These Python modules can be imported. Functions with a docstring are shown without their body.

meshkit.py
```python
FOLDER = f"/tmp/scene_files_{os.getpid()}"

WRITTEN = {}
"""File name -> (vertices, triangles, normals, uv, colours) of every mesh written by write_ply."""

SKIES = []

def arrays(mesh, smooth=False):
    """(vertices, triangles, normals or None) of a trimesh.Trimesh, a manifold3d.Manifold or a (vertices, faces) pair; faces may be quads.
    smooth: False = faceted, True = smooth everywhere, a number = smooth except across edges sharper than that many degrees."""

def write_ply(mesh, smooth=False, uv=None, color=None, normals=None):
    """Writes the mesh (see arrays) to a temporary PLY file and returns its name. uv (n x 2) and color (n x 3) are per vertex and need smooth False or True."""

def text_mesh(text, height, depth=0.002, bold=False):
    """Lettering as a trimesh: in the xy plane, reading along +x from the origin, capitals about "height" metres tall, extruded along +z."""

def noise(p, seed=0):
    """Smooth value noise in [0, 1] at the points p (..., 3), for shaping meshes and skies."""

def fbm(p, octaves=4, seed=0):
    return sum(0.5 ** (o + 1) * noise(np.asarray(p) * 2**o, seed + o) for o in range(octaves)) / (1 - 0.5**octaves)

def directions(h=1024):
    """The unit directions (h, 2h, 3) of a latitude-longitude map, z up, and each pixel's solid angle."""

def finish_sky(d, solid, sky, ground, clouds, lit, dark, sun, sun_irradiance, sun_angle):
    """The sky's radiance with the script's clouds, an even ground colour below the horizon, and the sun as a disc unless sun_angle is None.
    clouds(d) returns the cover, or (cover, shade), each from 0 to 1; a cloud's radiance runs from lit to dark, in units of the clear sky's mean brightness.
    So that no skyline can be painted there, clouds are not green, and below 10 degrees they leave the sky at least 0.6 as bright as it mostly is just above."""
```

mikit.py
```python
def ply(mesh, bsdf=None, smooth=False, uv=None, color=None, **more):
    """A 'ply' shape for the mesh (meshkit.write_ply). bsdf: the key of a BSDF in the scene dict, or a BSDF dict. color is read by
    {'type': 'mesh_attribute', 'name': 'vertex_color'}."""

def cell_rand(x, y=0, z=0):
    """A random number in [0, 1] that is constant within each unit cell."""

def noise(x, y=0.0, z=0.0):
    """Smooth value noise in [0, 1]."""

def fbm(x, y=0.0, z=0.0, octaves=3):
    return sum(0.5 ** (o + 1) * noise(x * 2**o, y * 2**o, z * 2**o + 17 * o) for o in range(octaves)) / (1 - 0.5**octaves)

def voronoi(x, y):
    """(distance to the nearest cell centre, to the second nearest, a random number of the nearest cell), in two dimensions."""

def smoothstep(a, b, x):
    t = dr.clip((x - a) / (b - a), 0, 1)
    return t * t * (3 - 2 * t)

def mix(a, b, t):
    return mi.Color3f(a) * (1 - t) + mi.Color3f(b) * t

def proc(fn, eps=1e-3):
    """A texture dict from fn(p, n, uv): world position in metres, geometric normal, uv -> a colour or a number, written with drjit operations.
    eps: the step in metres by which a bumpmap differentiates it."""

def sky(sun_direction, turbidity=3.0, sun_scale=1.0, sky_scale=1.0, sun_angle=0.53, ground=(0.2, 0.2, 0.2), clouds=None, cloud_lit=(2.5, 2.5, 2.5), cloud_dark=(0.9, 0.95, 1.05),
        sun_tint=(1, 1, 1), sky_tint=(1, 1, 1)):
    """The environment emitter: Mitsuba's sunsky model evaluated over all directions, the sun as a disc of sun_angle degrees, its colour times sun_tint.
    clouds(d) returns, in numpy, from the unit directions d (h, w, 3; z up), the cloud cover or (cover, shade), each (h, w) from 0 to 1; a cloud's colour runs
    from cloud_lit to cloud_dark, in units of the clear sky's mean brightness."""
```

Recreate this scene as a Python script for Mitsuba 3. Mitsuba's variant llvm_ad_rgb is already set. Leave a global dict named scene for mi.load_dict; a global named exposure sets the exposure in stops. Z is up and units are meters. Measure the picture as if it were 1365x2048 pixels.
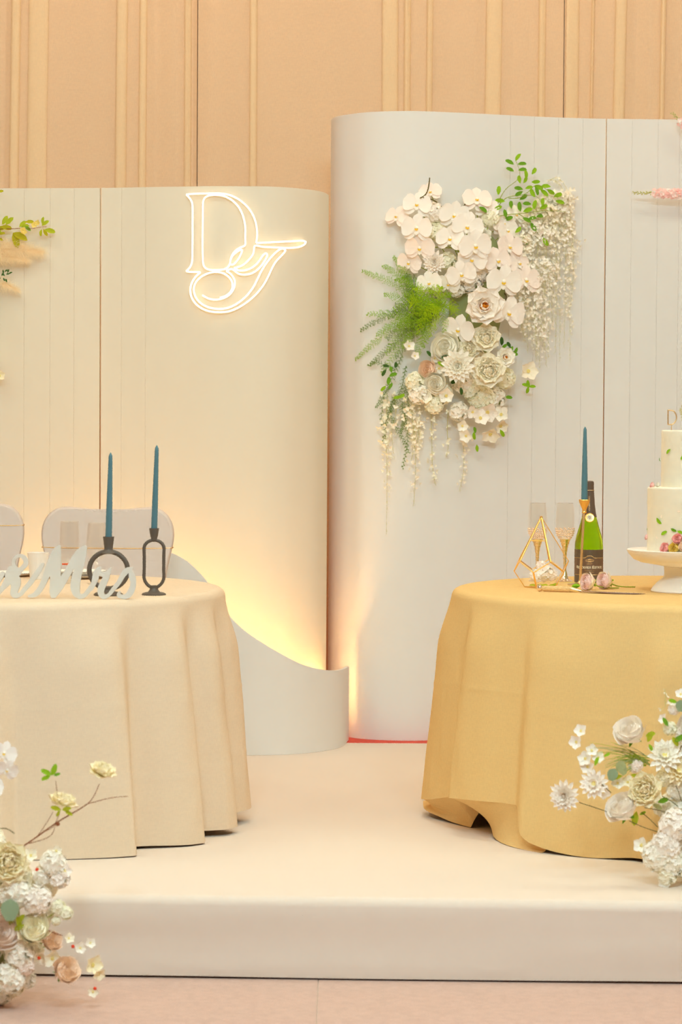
import math
import numpy as np
import trimesh
import shapely
from shapely.geometry import Polygon, Point
from scipy.interpolate import PchipInterpolator, CubicSpline
import drjit as dr
import mitsuba as mi
import mikit
import meshkit
from mikit import noise, fbm

T = mi.ScalarTransform4f
scene, labels = {'type': 'scene'}, {}
PI = math.pi
ORDINAL = ('first', 'second', 'third', 'fourth', 'fifth', 'sixth')

# ------------------------------------------------------------------ camera
FOCAL = 5000.0                                  # in pixels of the 1365 x 2048 frame
EYE = np.array([0.0, 0.0, 1.275])
PITCH, ROLL = math.atan(174 / FOCAL), 0.006
FWD = np.array([0, math.cos(PITCH), -math.sin(PITCH)])
UP0 = np.array([0, math.sin(PITCH), math.cos(PITCH)])
RIGHT = np.array([math.cos(ROLL), 0, 0]) + math.sin(ROLL) * UP0
UPV = math.cos(ROLL) * UP0 - np.array([math.sin(ROLL), 0, 0])
scene['camera'] = {
    'type': 'thinlens', 'fov': 2 * math.degrees(math.atan(682.5 / FOCAL)), 'fov_axis': 'x',
    'aperture_radius': 0.008, 'focus_distance': 8.9, 'near_clip': 0.1, 'far_clip': 100.0,
    'to_world': T().look_at(origin=EYE.tolist(), target=(EYE + FWD).tolist(), up=UPV.tolist())}
exposure = 0.06

# ------------------------------------------------------------------ lights of the hall
# panels in the hall's ceiling: (x, y, half width, half depth, radiance)
CEILING_Z = 4.3
PANEL_LIGHT = (6.2, 6.3, 5.0)
CEILING_PANELS = [(-2.6, 4.4), (0.0, 4.4), (2.6, 4.4), (-2.6, 7.4), (0.0, 7.4), (2.6, 7.4)]
STAGE_LAMPS = [(-0.7, 2.5), (0.3, 2.6), (1.3, 2.5)]
STAGE_LIGHT = (49.0, 71.0, 80.0)                # cool round lamps hanging before the stage
WASH_LIGHT = (26.0, 17.3, 11.0)                  # warm lamps over the curtain
WASH_LAMPS = [(-2.2, 9.9), (-0.7, 9.9), (0.8, 9.9), (2.3, 9.9)]
UPLIGHT_BEAM = (2.4, 1.2, 0.38)                 # the narrow upward beam of each of them
UPLIGHT = (26.0, 13.5, 5.0) # warm wash lamps on the stage behind the wave partition
UPLIGHTS = [(-1.28, 9.79, 0), (-0.98, 9.765, 0), (-0.70, 9.72, 0), (-0.47, 9.69, 0), (-0.22, 9.70, 0), (-0.085, 9.865, 1)]   # (x, y, 1 for the one turned to the right backdrop)
NEON = (1.9, 1.4, 0.8)


def lamp(rgb):
    return {'type': 'area', 'radiance': {'type': 'rgb', 'value': list(map(float, rgb))}}


# ------------------------------------------------------------------ helpers
def ray(px, py):
    return FWD + RIGHT * ((px - 682.5) / FOCAL) + UPV * ((1024 - py) / FOCAL)


def at(px, py, Y):
    """The point at depth Y of the hall that the photograph shows at (px, py)."""
    d = ray(px, py)
    return EYE + d * (Y / d[1])


def on(px, py, z):
    d = ray(px, py)
    return EYE + d * ((z - EYE[2]) / d[2])


def lin(*c):
    c = np.array(c, float) / 255
    return np.where(c < 0.04045, c / 12.92, ((c + 0.055) / 1.055) ** 2.4).tolist()


def mat(name, rgb, rough=0.75, spec=0.3, metallic=0.0, **kw):
    tex = rgb if isinstance(rgb, dict) else {'type': 'rgb', 'value': list(map(float, rgb))}
    b = {'type': 'principled', 'base_color': tex, 'roughness': rough, 'metallic': metallic, **kw}
    if not metallic:
        b['specular'] = spec
    scene[name] = {'type': 'twosided', 'bsdf': b}
    return name


def matte(name, rgb):
    tex = rgb if isinstance(rgb, dict) else {'type': 'rgb', 'value': list(map(float, rgb))}
    scene[name] = {'type': 'twosided', 'bsdf': {'type': 'diffuse', 'reflectance': tex}}
    return name


def thin(name, rgb, trans=0.5, rough=0.6):
    scene[name] = {'type': 'principledthin', 'base_color': {'type': 'rgb', 'value': list(map(float, rgb))}, 'roughness': rough, 'diff_trans': trans, 'spec_trans': 0.0, 'eta': 1.3}
    return name


def petals(name, rgb):
    return matte(name, rgb)


used = {}


def numbered(key):
    n = used.get(key, 0)
    used[key] = n + 1
    return key if n == 0 else f'{key}_{n:03d}'


def obj(name, mesh, m, parent=None, smooth=False, M=None, **more):
    """One entry of the scene; name is numbered when it is taken."""
    key = numbered(f'{parent}__{name}' if parent else name)
    d = mesh if isinstance(mesh, dict) else mikit.ply(mesh, m, smooth, **more)
    if M is not None:
        d = {**d, 'to_world': T(np.asarray(M))}
    scene[key] = d
    return key


def thing(name, label, cat, group=None):
    key = numbered(name)
    labels[key] = {'label': label, 'category': cat}
    if group:
        labels[key]['group'] = group
    return key


def tag(key, label=None, cat=None, group=None, kind=None):
    labels[key] = {k: v for k, v in dict(label=label, category=cat, group=group, kind=kind).items() if v}
    return key


def TM(v, f):
    return trimesh.Trimesh(np.asarray(v, float), np.asarray(f, int), process=False)


def join(ms):
    return trimesh.util.concatenate([TM(*m) if isinstance(m, tuple) else m for m in ms])


def box(x0, x1, y0, y1, z0, z1, r=0.0):
    if r:
        import manifold3d as mf
        pts = []
        for x in (x0 + r, x1 - r):
            for y in (y0 + r, y1 - r):
                for z in (z0 + r, z1 - r):
                    s = trimesh.creation.icosphere(1, r)
                    pts.append(s.vertices + [x, y, z])
        return trimesh.convex.convex_hull(np.vstack(pts))
    m = trimesh.creation.box((x1 - x0, y1 - y0, z1 - z0))
    m.apply_translation(((x0 + x1) / 2, (y0 + y1) / 2, (z0 + z1) / 2))
    return m


def grid_faces(nu, nv, closed=False):
    i, j = np.meshgrid(np.arange(nu - 1), np.arange(nv if closed else nv - 1), indexing='ij')
    j2 = (j + 1) % nv
    a, b, c, d = i * nv + j, (i + 1) * nv + j, (i + 1) * nv + j2, i * nv + j2
    return np.vstack([np.stack([a, b, c], -1).reshape(-1, 3), np.stack([a, c, d], -1).reshape(-1, 3)])


def lathe(profile, n=48, at_=(0, 0, 0)):
    """profile: (radius, height) rows turned about z."""
    p = np.asarray(profile, float)
    a = np.arange(n) * 2 * PI / n
    v = np.stack([p[:, :1] * np.cos(a), p[:, :1] * np.sin(a), np.repeat(p[:, 1:], n, 1)], -1).reshape(-1, 3)
    f = grid_faces(len(p), n, True)[:, ::-1]
    m = TM(v + np.asarray(at_), f)
    m.update_faces(m.area_faces > 1e-14)
    return m


def tube(points, radii, sides=8, closed=False, caps=True):
    p = np.asarray(points, float)
    r = np.broadcast_to(np.asarray(radii, float), (len(p),))
    t = np.roll(p, -1, 0) - np.roll(p, 1, 0) if closed else np.gradient(p, axis=0)
    t = t / (np.linalg.norm(t, axis=1, keepdims=True) + 1e-12)
    a = np.cross(t[0], [0, 0, 1.0] if abs(t[0, 2]) < 0.9 else [1.0, 0, 0])
    A = []
    for k in range(len(p)):
        a = a - t[k] * (a @ t[k])
        a = a / (np.linalg.norm(a) + 1e-12)
        A.append(a)
    A = np.array(A)
    B = np.cross(t, A)
    g = np.arange(sides) * 2 * PI / sides
    v = (p[:, None] + r[:, None, None] * (np.cos(g)[None, :, None] * A[:, None] + np.sin(g)[None, :, None] * B[:, None])).reshape(-1, 3)
    f = grid_faces(len(p), sides, True)
    if closed:
        n, j = len(p) - 1, np.arange(sides)
        k = (j + 1) % sides
        f = np.vstack([f, np.stack([n * sides + j, j, k], 1), np.stack([n * sides + j, k, n * sides + k], 1)])
    elif caps:
        e, j = len(v), np.arange(sides)
        k = (j + 1) % sides
        o = (len(p) - 1) * sides
        v = np.vstack([v, p[:1], p[-1:]])
        f = np.vstack([f, np.stack([0 * j + e, j, k], 1), np.stack([0 * j + e + 1, o + k, o + j], 1)])
    return TM(v, f[:, ::-1])


def spline(points, n=60, closed=False):
    p = np.asarray(points, float)
    if closed:
        p = np.vstack([p, p[:1]])
    s = np.concatenate([[0], np.cumsum(np.linalg.norm(np.diff(p[:, :2], axis=0), axis=1) ** 0.6 + 1e-6)])
    c = CubicSpline(s, p, bc_type='periodic' if closed else 'natural')
    return c(np.linspace(0, s[-1], n, endpoint=not closed))


def frame(n, roll=0.0, scale=1.0, pos=(0, 0, 0)):
    """4 x 4 that turns local +z to n, local +y as near to world up as it goes, then rolls about n."""
    z = np.asarray(n, float) / np.linalg.norm(n)
    u = np.array([0, 0, 1.0]) if abs(z[2]) < 0.95 else np.array([0, 1.0, 0])
    x = np.cross(u, z)
    x /= np.linalg.norm(x)
    y = np.cross(z, x)
    c, s = math.cos(roll), math.sin(roll)
    M = np.eye(4)
    M[:3, 0], M[:3, 1], M[:3, 2] = (c * x + s * y) * scale, (c * y - s * x) * scale, z * scale
    M[:3, 3] = pos
    return M


def moved(mesh, M):
    m = mesh.copy()
    m.apply_transform(M)
    return m


# ------------------------------------------------------------------ materials
def painted(base, amount, sx, sz):
    base = mi.Color3f(*base)
    def fn(p, n, uv):
        return base * (1.0 + amount * (fbm(p.x * sx, p.y * sx, p.z * sz) - 0.5))
    return mikit.proc(fn)


def woven(base, amount, s):
    base = mi.Color3f(*base)
    def fn(p, n, uv):
        t = noise(p.x * s, p.y * s, p.z * s * 0.2) + noise(p.x * s * 0.2, p.y * s * 0.2, p.z * s)
        return base * (1.0 + amount * (t - 1.0))
    return mikit.proc(fn)


matte('paint_white', painted((0.785, 0.79, 0.77), 0.05, 3.0, 1.2))
matte('paint_warm_lit', painted((0.78, 0.725, 0.605), 0.05, 3.0, 1.2))  # backdrop white with the warm light on the left boards put into the colour
matte('paint_partition', painted((0.78, 0.775, 0.745), 0.05, 3.0, 2.0))
matte('drape', woven((0.815, 0.62, 0.42), 0.06, 420.0))
matte('drape_double_lit', woven((0.875, 0.69, 0.445), 0.05, 420.0))  # drape colour lightened: the light on the folds is put into the cloth
matte('stage_fabric', painted((0.79, 0.69, 0.60), 0.05, 2.0, 6.0))
matte('carpet_pale', woven((0.615, 0.435, 0.37), 0.08, 300.0))
matte('carpet_red', woven((0.72, 0.13, 0.10), 0.15, 300.0))
matte('linen_ivory', woven((0.79, 0.64, 0.475), 0.05, 500.0))
matte('linen_gold', woven((0.79, 0.54, 0.235), 0.06, 500.0))
matte('spandex', (0.70, 0.62, 0.57))
matte('hall_wall', (0.72, 0.62, 0.50))
matte('hall_ceiling', (0.80, 0.76, 0.68))
matte('board_edge', (0.45, 0.27, 0.13))
matte('word_white', (0.72, 0.70, 0.64))
matte('lamp_diffuser', (0.8, 0.8, 0.8))
mat('lamp_housing', (0.05, 0.05, 0.05), 0.4)
mat('iron', (0.105, 0.085, 0.068), 0.45, 0.4)
mat('wax_blue', (0.075, 0.185, 0.23), 0.4, 0.5)
mat('gold', (1.0, 0.64, 0.19), 0.35, metallic=1.0)
mat('gold_soft', (0.88, 0.64, 0.33), 0.35, metallic=1.0)
mat('champagne_metal', (0.92, 0.78, 0.52), 0.35, metallic=1.0)
mat('crystal', (0.92, 0.76, 0.60), 0.18, metallic=0.9)
scene['glass_rim'] = {'type': 'dielectric', 'int_ior': 1.5, 'ext_ior': 1.0}
mat('porcelain', (0.84, 0.80, 0.74), 0.35, 0.4)
mat('porcelain_rim', (0.10, 0.08, 0.06), 0.3, 0.5)
mat('icing', painted((0.79, 0.73, 0.58), 0.08, 40.0, 60.0), 0.7, 0.3)
mat('foil_dark', (0.115, 0.078, 0.055), 0.4, 0.5)
mat('label_brown', (0.115, 0.08, 0.05), 0.45, 0.4)
mat('label_cream', (0.85, 0.80, 0.62), 0.5)
mat('steel_dark', (0.16, 0.07, 0.045), 0.3, 0.6)
mat('jute', woven((0.75, 0.52, 0.24), 0.4, 900.0), 0.8)
mat('table_wood', (0.35, 0.22, 0.12), 0.5)
mat('red_ring', (0.70, 0.14, 0.06), 0.4)
scene['glass_clear'] = {'type': 'dielectric', 'int_ior': 1.24, 'ext_ior': 1.0}
scene['glass_pane'] = {'type': 'thindielectric', 'int_ior': 1.25, 'ext_ior': 1.0}
scene['glass_drink'] = {'type': 'thindielectric', 'int_ior': 1.5, 'ext_ior': 1.0, 'specular_transmittance': {'type': 'rgb', 'value': [0.98, 0.96, 0.93]}}
scene['glass_green'] = {'type': 'dielectric', 'int_ior': 1.34, 'ext_ior': 1.0, 'specular_transmittance': {'type': 'rgb', 'value': [0.60, 0.82, 0.05]}}

petals('petal_white', (0.97, 0.915, 0.84))
petals('petal_blush', (0.97, 0.87, 0.79))
petals('petal_cream', (0.97, 0.92, 0.77))
petals('petal_butter', (0.97, 0.89, 0.65))
petals('petal_yellow', (0.9, 0.74, 0.22))
petals('petal_ivory', (0.97, 0.94, 0.85))
petals('petal_lime', (0.95, 0.93, 0.76))
petals('petal_peach', (0.98, 0.83, 0.68))
petals('petal_pink', (0.98, 0.66, 0.62))
petals('petal_rosy', (0.985, 0.83, 0.79))
matte('pollen', (0.85, 0.55, 0.06))
matte('pollen_yellow', (0.85, 0.72, 0.25))
matte('pollen_orange', (0.75, 0.28, 0.03))
matte('berry_red', (0.75, 0.07, 0.03))
thin('leaf_bright', (0.30, 0.54, 0.03), 0.5, 0.45)
thin('leaf_mid', (0.17, 0.37, 0.03), 0.4, 0.45)
thin('leaf_dark', (0.06, 0.13, 0.03), 0.3, 0.45)
thin('leaf_lime', (0.46, 0.55, 0.04), 0.6, 0.5)
thin('leaf_yellow', (0.50, 0.47, 0.03), 0.6, 0.5)
thin('leaf_pale', (0.45, 0.50, 0.25), 0.4, 0.5)
thin('leaf_olive', (0.42, 0.46, 0.03), 0.5, 0.5)
thin('leaf_blue', (0.30, 0.40, 0.25), 0.3, 0.6)
thin('fern_bright', (0.40, 0.58, 0.015), 0.6, 0.6)
thin('fern_mid', (0.26, 0.45, 0.02), 0.5, 0.6)
thin('fern_dark', (0.13, 0.22, 0.03), 0.4, 0.6)
thin('fern_dry', (0.62, 0.58, 0.32), 0.5, 0.6)
thin('plume', (0.95, 0.84, 0.64), 1.0, 0.8)
matte('stem_green', (0.35, 0.42, 0.06))
matte('stem_soft', (0.55, 0.55, 0.22))
matte('stem_dark', (0.16, 0.13, 0.05))
matte('twig', (0.30, 0.11, 0.05))
matte('foam_green', (0.32, 0.36, 0.16))

# ------------------------------------------------------------------ the hall
HX, HY0, HY1, LOW = 5.5, -4.0, 11.35, -0.22
tag(obj('floor', box(-HX, HX, HY0, HY1, LOW - 0.2, LOW - 0.004), 'hall_wall'), 'hall floor under the pale carpet', 'floor', kind='structure')
tag(obj('wall_back', box(-HX, HX, HY1, HY1 + 0.15, LOW, CEILING_Z), 'hall_wall'), 'hall wall behind the curtain', 'wall', kind='structure')
tag(obj('wall_front', box(-HX, HX, HY0 - 0.15, HY0, LOW, CEILING_Z), 'hall_wall'), 'hall wall facing the stage', 'wall', kind='structure')
tag(obj('wall_left', box(-HX - 0.15, -HX, HY0, HY1, LOW, CEILING_Z), 'hall_wall'), 'left side wall of the hall', 'wall', kind='structure')
tag(obj('wall_right', box(HX, HX + 0.15, HY0, HY1, LOW, CEILING_Z), 'hall_wall'), 'right side wall of the hall', 'wall', kind='structure')
tag(obj('ceiling', box(-HX, HX, HY0, HY1, CEILING_Z, CEILING_Z + 0.15), 'hall_ceiling'), 'hall ceiling', 'ceiling', kind='structure')

for k, (x, y) in enumerate(CEILING_PANELS):
    t = thing('ceiling_light', f'{ORDINAL[k]} square panel light set in the hall ceiling, counted from the front left', 'ceiling light', 'ceiling panel lights')
    fr = [box(x - 0.64, x + 0.64, y - 0.64, y - 0.60, CEILING_Z - 0.03, CEILING_Z), box(x - 0.64, x + 0.64, y + 0.60, y + 0.64, CEILING_Z - 0.03, CEILING_Z),
          box(x - 0.64, x - 0.60, y - 0.60, y + 0.60, CEILING_Z - 0.03, CEILING_Z), box(x + 0.60, x + 0.64, y - 0.60, y + 0.60, CEILING_Z - 0.03, CEILING_Z)]
    obj('frame', join(fr), 'porcelain', t)
    q = TM([[x - 0.6, y - 0.6, CEILING_Z - 0.02], [x - 0.6, y + 0.6, CEILING_Z - 0.02], [x + 0.6, y + 0.6, CEILING_Z - 0.02], [x + 0.6, y - 0.6, CEILING_Z - 0.02]], [[0, 1, 2], [0, 2, 3]])
    obj('diffuser', q, 'lamp_diffuser', t, emitter=lamp(PANEL_LIGHT))

for k, (x, y) in enumerate(WASH_LAMPS):
    t = thing('wash_lamp', f'{ORDINAL[k]} from the left of the round lamps under the ceiling before the curtain', 'ceiling lamp', 'warm lamps over the curtain')
    obj('housing', lathe([(0, 0.10), (0.20, 0.10), (0.21, 0.0), (0.19, 0.0), (0.18, 0.02), (0, 0.02)], 24, (x, y, CEILING_Z - 0.1)), 'lamp_housing', t, 30)
    a = np.arange(24) * 2 * PI / 24
    v = np.vstack([[[x, y, CEILING_Z - 0.09]], np.stack([x + 0.18 * np.cos(a), y + 0.18 * np.sin(a), 0 * a + CEILING_Z - 0.09], 1)])
    i = np.arange(24)
    obj('diffuser', TM(v, np.stack([0 * i, (i + 1) % 24 + 1, i + 1], 1)), 'lamp_diffuser', t, emitter=lamp(WASH_LIGHT))

for k, (x, y) in enumerate(STAGE_LAMPS):
    t = thing('stage_lamp', ORDINAL[k] + ' from the left of three round stage lamps hanging in front of the stage', 'stage lamp')
    M = frame(np.array([0.25, 10.0, 1.3]) - [x, y, 3.75], 0, 1, (x, y, 3.75))
    obj('housing', moved(lathe([(0, -0.25), (0.16, -0.25), (0.27, 0.02), (0.275, 0.03), (0.26, 0.03), (0.255, 0.0), (0, 0.0)], 28), M), 'lamp_housing', t, 30)
    a = np.arange(28) * 2 * PI / 28
    v = np.vstack([[[0, 0, 0.012]], np.stack([0.25 * np.cos(a), 0.25 * np.sin(a), 0 * a + 0.012], 1)])
    i = np.arange(28)
    obj('lens', moved(TM(v, np.stack([0 * i, i + 1, (i + 1) % 28 + 1], 1)), M), 'lamp_diffuser', t, emitter=lamp(STAGE_LIGHT))
    obj('hanger', tube([(x, y, 3.9), (x, y, CEILING_Z)], 0.012, 8), 'lamp_housing', t)

# pale carpet before the stage: two runs that meet in a seam
def stage_front(x):
    return 6.69 - 0.032 * x


sx = at(635, 2000, 6.4)[0]
for k, (x0, x1) in enumerate(((-HX, sx - 0.0012), (sx + 0.0012, HX))):
    key = obj('carpet_run', box(x0, x1, HY0, 7.2, LOW - 0.004, LOW), 'carpet_pale')
    tag(key, ['pale pink carpet run before the stage, left of the floor seam', 'pale pink carpet run before the stage, right of the floor seam'][k], 'carpet')

# the stage: platform, red carpet at its back, white cloth over its top and front
tag(obj('stage_platform', TM(*(lambda xs: (np.array([[x, y, z] for x in xs for (y, z) in ((stage_front(x) + 0.02, LOW), (HY1, LOW), (HY1, -0.006), (stage_front(x) + 0.02, -0.006))]),
     np.array([[0, 1, 2], [0, 2, 3], [4, 6, 5], [4, 7, 6]] + [[a, b, b + 4] for a, b in ((0, 1), (1, 2), (2, 3), (3, 0))] + [[a, b + 4, a + 4] for a, b in ((0, 1), (1, 2), (2, 3), (3, 0))])))((-HX, HX))), 'table_wood'), 'low stage platform under the white cloth', 'stage', kind='structure')
key = obj('red_carpet', box(-HX, HX, 9.9, 11.3, -0.006, 0.0), 'carpet_red')
tag(key, 'strip of red carpet showing between white stage cloth and right backdrop', 'carpet')


def stage_cloth():
    xs = np.linspace(-4.2, 4.2, 260)
    prof = [(9.98, 0.0004), (9.98, 0.002)]
    prof += [(y, 0.002) for y in np.linspace(9.97, 6.80, 130)]
    R = 0.03
    prof += [(6.69 + R - R * math.sin(a), 0.002 - R + R * math.cos(a)) for a in np.linspace(0.1, PI / 2, 10)]
    prof += [(6.69, z) for z in np.linspace(-0.04, -0.2135, 14)]
    P = np.array(prof)
    X, K = np.meshgrid(xs, np.arange(len(P)))
    Y, Z = P[K, 0].copy(), P[K, 1].copy()
    w = np.clip((10.0 - Y) / 3.3, 0, 1)
    Y = Y - 0.032 * X * np.where(Y < 6.9, 1, np.clip((10.0 - Y) / 3.1, 0, 1))
    q = np.stack([X * 0.35 + 3, Y * 9.0, 0 * X + 0.5], -1)
    top = (Z > 0.001) & (Y < 9.3)
    ridge = np.clip(meshkit.fbm(q, 3, 5) - 0.5, 0, 1) * 0.022 * np.clip(w * 2 - 0.4, 0, 1)
    Z = Z + np.where(top, ridge, 0)
    face = Z < -0.03
    q2 = np.stack([X * 0.7, Z * 16 + 9, 0 * X], -1)
    Y = Y - np.where(face, (meshkit.fbm(q2, 3, 8) - 0.5) * 0.012, 0)
    hem = K == len(P) - 1
    Z = Z + np.where(hem, (meshkit.noise(np.stack([X * 2.3, 0 * X, 0 * X], -1), 4) - 0.35) * 0.006, 0)
    v = np.stack([X, Y, Z], -1).reshape(-1, 3)
    return TM(v, grid_faces(len(P), len(xs))[:, ::-1])


tag(obj('stage_cloth', stage_cloth(), 'stage_fabric', smooth=50), 'white fabric stretched over the stage top and front step', 'stage cloth')

# ------------------------------------------------------------------ curtain behind the backdrop
CY = 10.95


def curtain():
    # proud folds of doubled cloth, their light put into a paler colour: (left px, right px) in the photograph
    folds = [(-150, -120), (-70, -40), (22, 40), (56, 95), (233, 255), (281, 296), (371, 385), (498, 513), (762, 794), (807, 820), (853, 865), (972, 1004), (1077, 1091), (1131, 1158), (1182, 1188), (1229, 1252), (1320, 1330), (1400, 1440), (1500, 1520)]
    slits = [396, 1128]
    sx = lambda p: float(at(p, 100, CY)[0])
    rng = np.random.default_rng(11)
    left = [(x, x + rng.uniform(0.03, 0.08)) for x in -3.4 + 0.21 * np.arange(7)]
    right = [(x, x + rng.uniform(0.03, 0.08)) for x in 1.95 + 0.21 * np.arange(7)]
    F = left + [(sx(a), sx(b)) for a, b in folds] + right
    ends = [-3.55, sx(slits[0]), sx(slits[1]), 3.55]
    names = ['cream drape panel of the curtain, left of its first dark slit', 'cream drape panel of the curtain between its two dark slits', 'cream drape panel of the curtain, right of its second dark slit']
    zs = np.linspace(0.02, 3.9, 26)
    for k in range(3):
        x0, x1 = ends[k] + 0.0016, ends[k + 1] - 0.0016
        mine = [(a, b) for a, b in F if a > x0 and b < x1]
        P = [(x0, 0.018)]
        for a, b in mine:
            if a - P[-1][0] > 0.10:
                w = a - P[-1][0]
                P.append((P[-1][0] + w * rng.uniform(0.25, 0.4), rng.uniform(-0.012, 0.0)))
                P.append((a - w * rng.uniform(0.2, 0.35), rng.uniform(-0.006, 0.010)))
            P += [(a - 0.004, 0.006), ((a + b) / 2, 0.010), (b + 0.004, 0.004)]
        P.append((x1, 0.018))
        P = np.array(sorted(P))
        P = P[np.concatenate([[True], np.diff(P[:, 0]) > 2e-3])]
        f = PchipInterpolator(P[:, 0], P[:, 1])

        def sway(X, Z):
            return (meshkit.noise(np.stack([X * 1.7, Z * 0.5, 0 * X + k], -1), 3) - 0.5) * 0.03 * np.clip((X - x0) * 8, 0, 1) * np.clip((x1 - X) * 8, 0, 1)

        def sheet_(xs, depth):
            Z, X = np.meshgrid(zs, xs, indexing='ij')
            D = depth(X) + 0.004 * meshkit.noise(np.stack([X * 9, Z * 0.7, 0 * X], -1), 7)
            return TM(np.stack([X + sway(X, Z), CY - D, Z], -1).reshape(-1, 3), grid_faces(len(zs), len(xs))[:, ::-1])
        xs = np.unique(np.concatenate([np.linspace(x0, x1, int((x1 - x0) / 0.008)), P[:, 0]]))
        t = thing('curtain_panel', names[k], 'curtain')
        obj('drape', sheet_(xs, f), 'drape', t, 50)
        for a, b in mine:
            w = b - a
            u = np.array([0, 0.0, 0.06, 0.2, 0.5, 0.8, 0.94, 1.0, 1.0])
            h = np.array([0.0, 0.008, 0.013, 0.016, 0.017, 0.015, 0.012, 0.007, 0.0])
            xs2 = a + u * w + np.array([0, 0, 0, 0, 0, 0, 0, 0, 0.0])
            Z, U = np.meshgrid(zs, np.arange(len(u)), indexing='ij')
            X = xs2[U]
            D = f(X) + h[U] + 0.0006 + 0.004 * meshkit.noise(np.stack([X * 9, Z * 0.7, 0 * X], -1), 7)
            obj('doubled_fold_lit', TM(np.stack([X + sway(0 * X + (a + b) / 2, Z), CY - D, Z], -1).reshape(-1, 3), grid_faces(len(zs), len(u))[:, ::-1]), 'drape_double_lit', t, 40)


curtain()

# ------------------------------------------------------------------ curved backdrop panels
def depth_curve(rows):
    rows = np.array(rows, float)
    x = np.array([at(p, 700, y)[0] for p, y in rows])
    return PchipInterpolator(x, rows[:, 1], extrapolate=True)


left_y = depth_curve([(-500, 10.02), (-200, 9.96), (0, 9.93), (200, 9.89), (350, 9.82), (450, 9.785), (520, 9.785), (570, 9.82), (605, 9.88), (635, 9.96), (650, 10.05), (656.5, 10.14)])
right_y = depth_curve([(658.5, 10.44), (660.5, 10.37), (665, 10.31), (676, 10.25), (700, 10.185), (730, 10.125), (770, 10.09), (820, 10.075), (900, 10.11), (1000, 10.18), (1100, 10.25), (1210, 10.29), (1365, 10.30), (1900, 10.32)])


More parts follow.
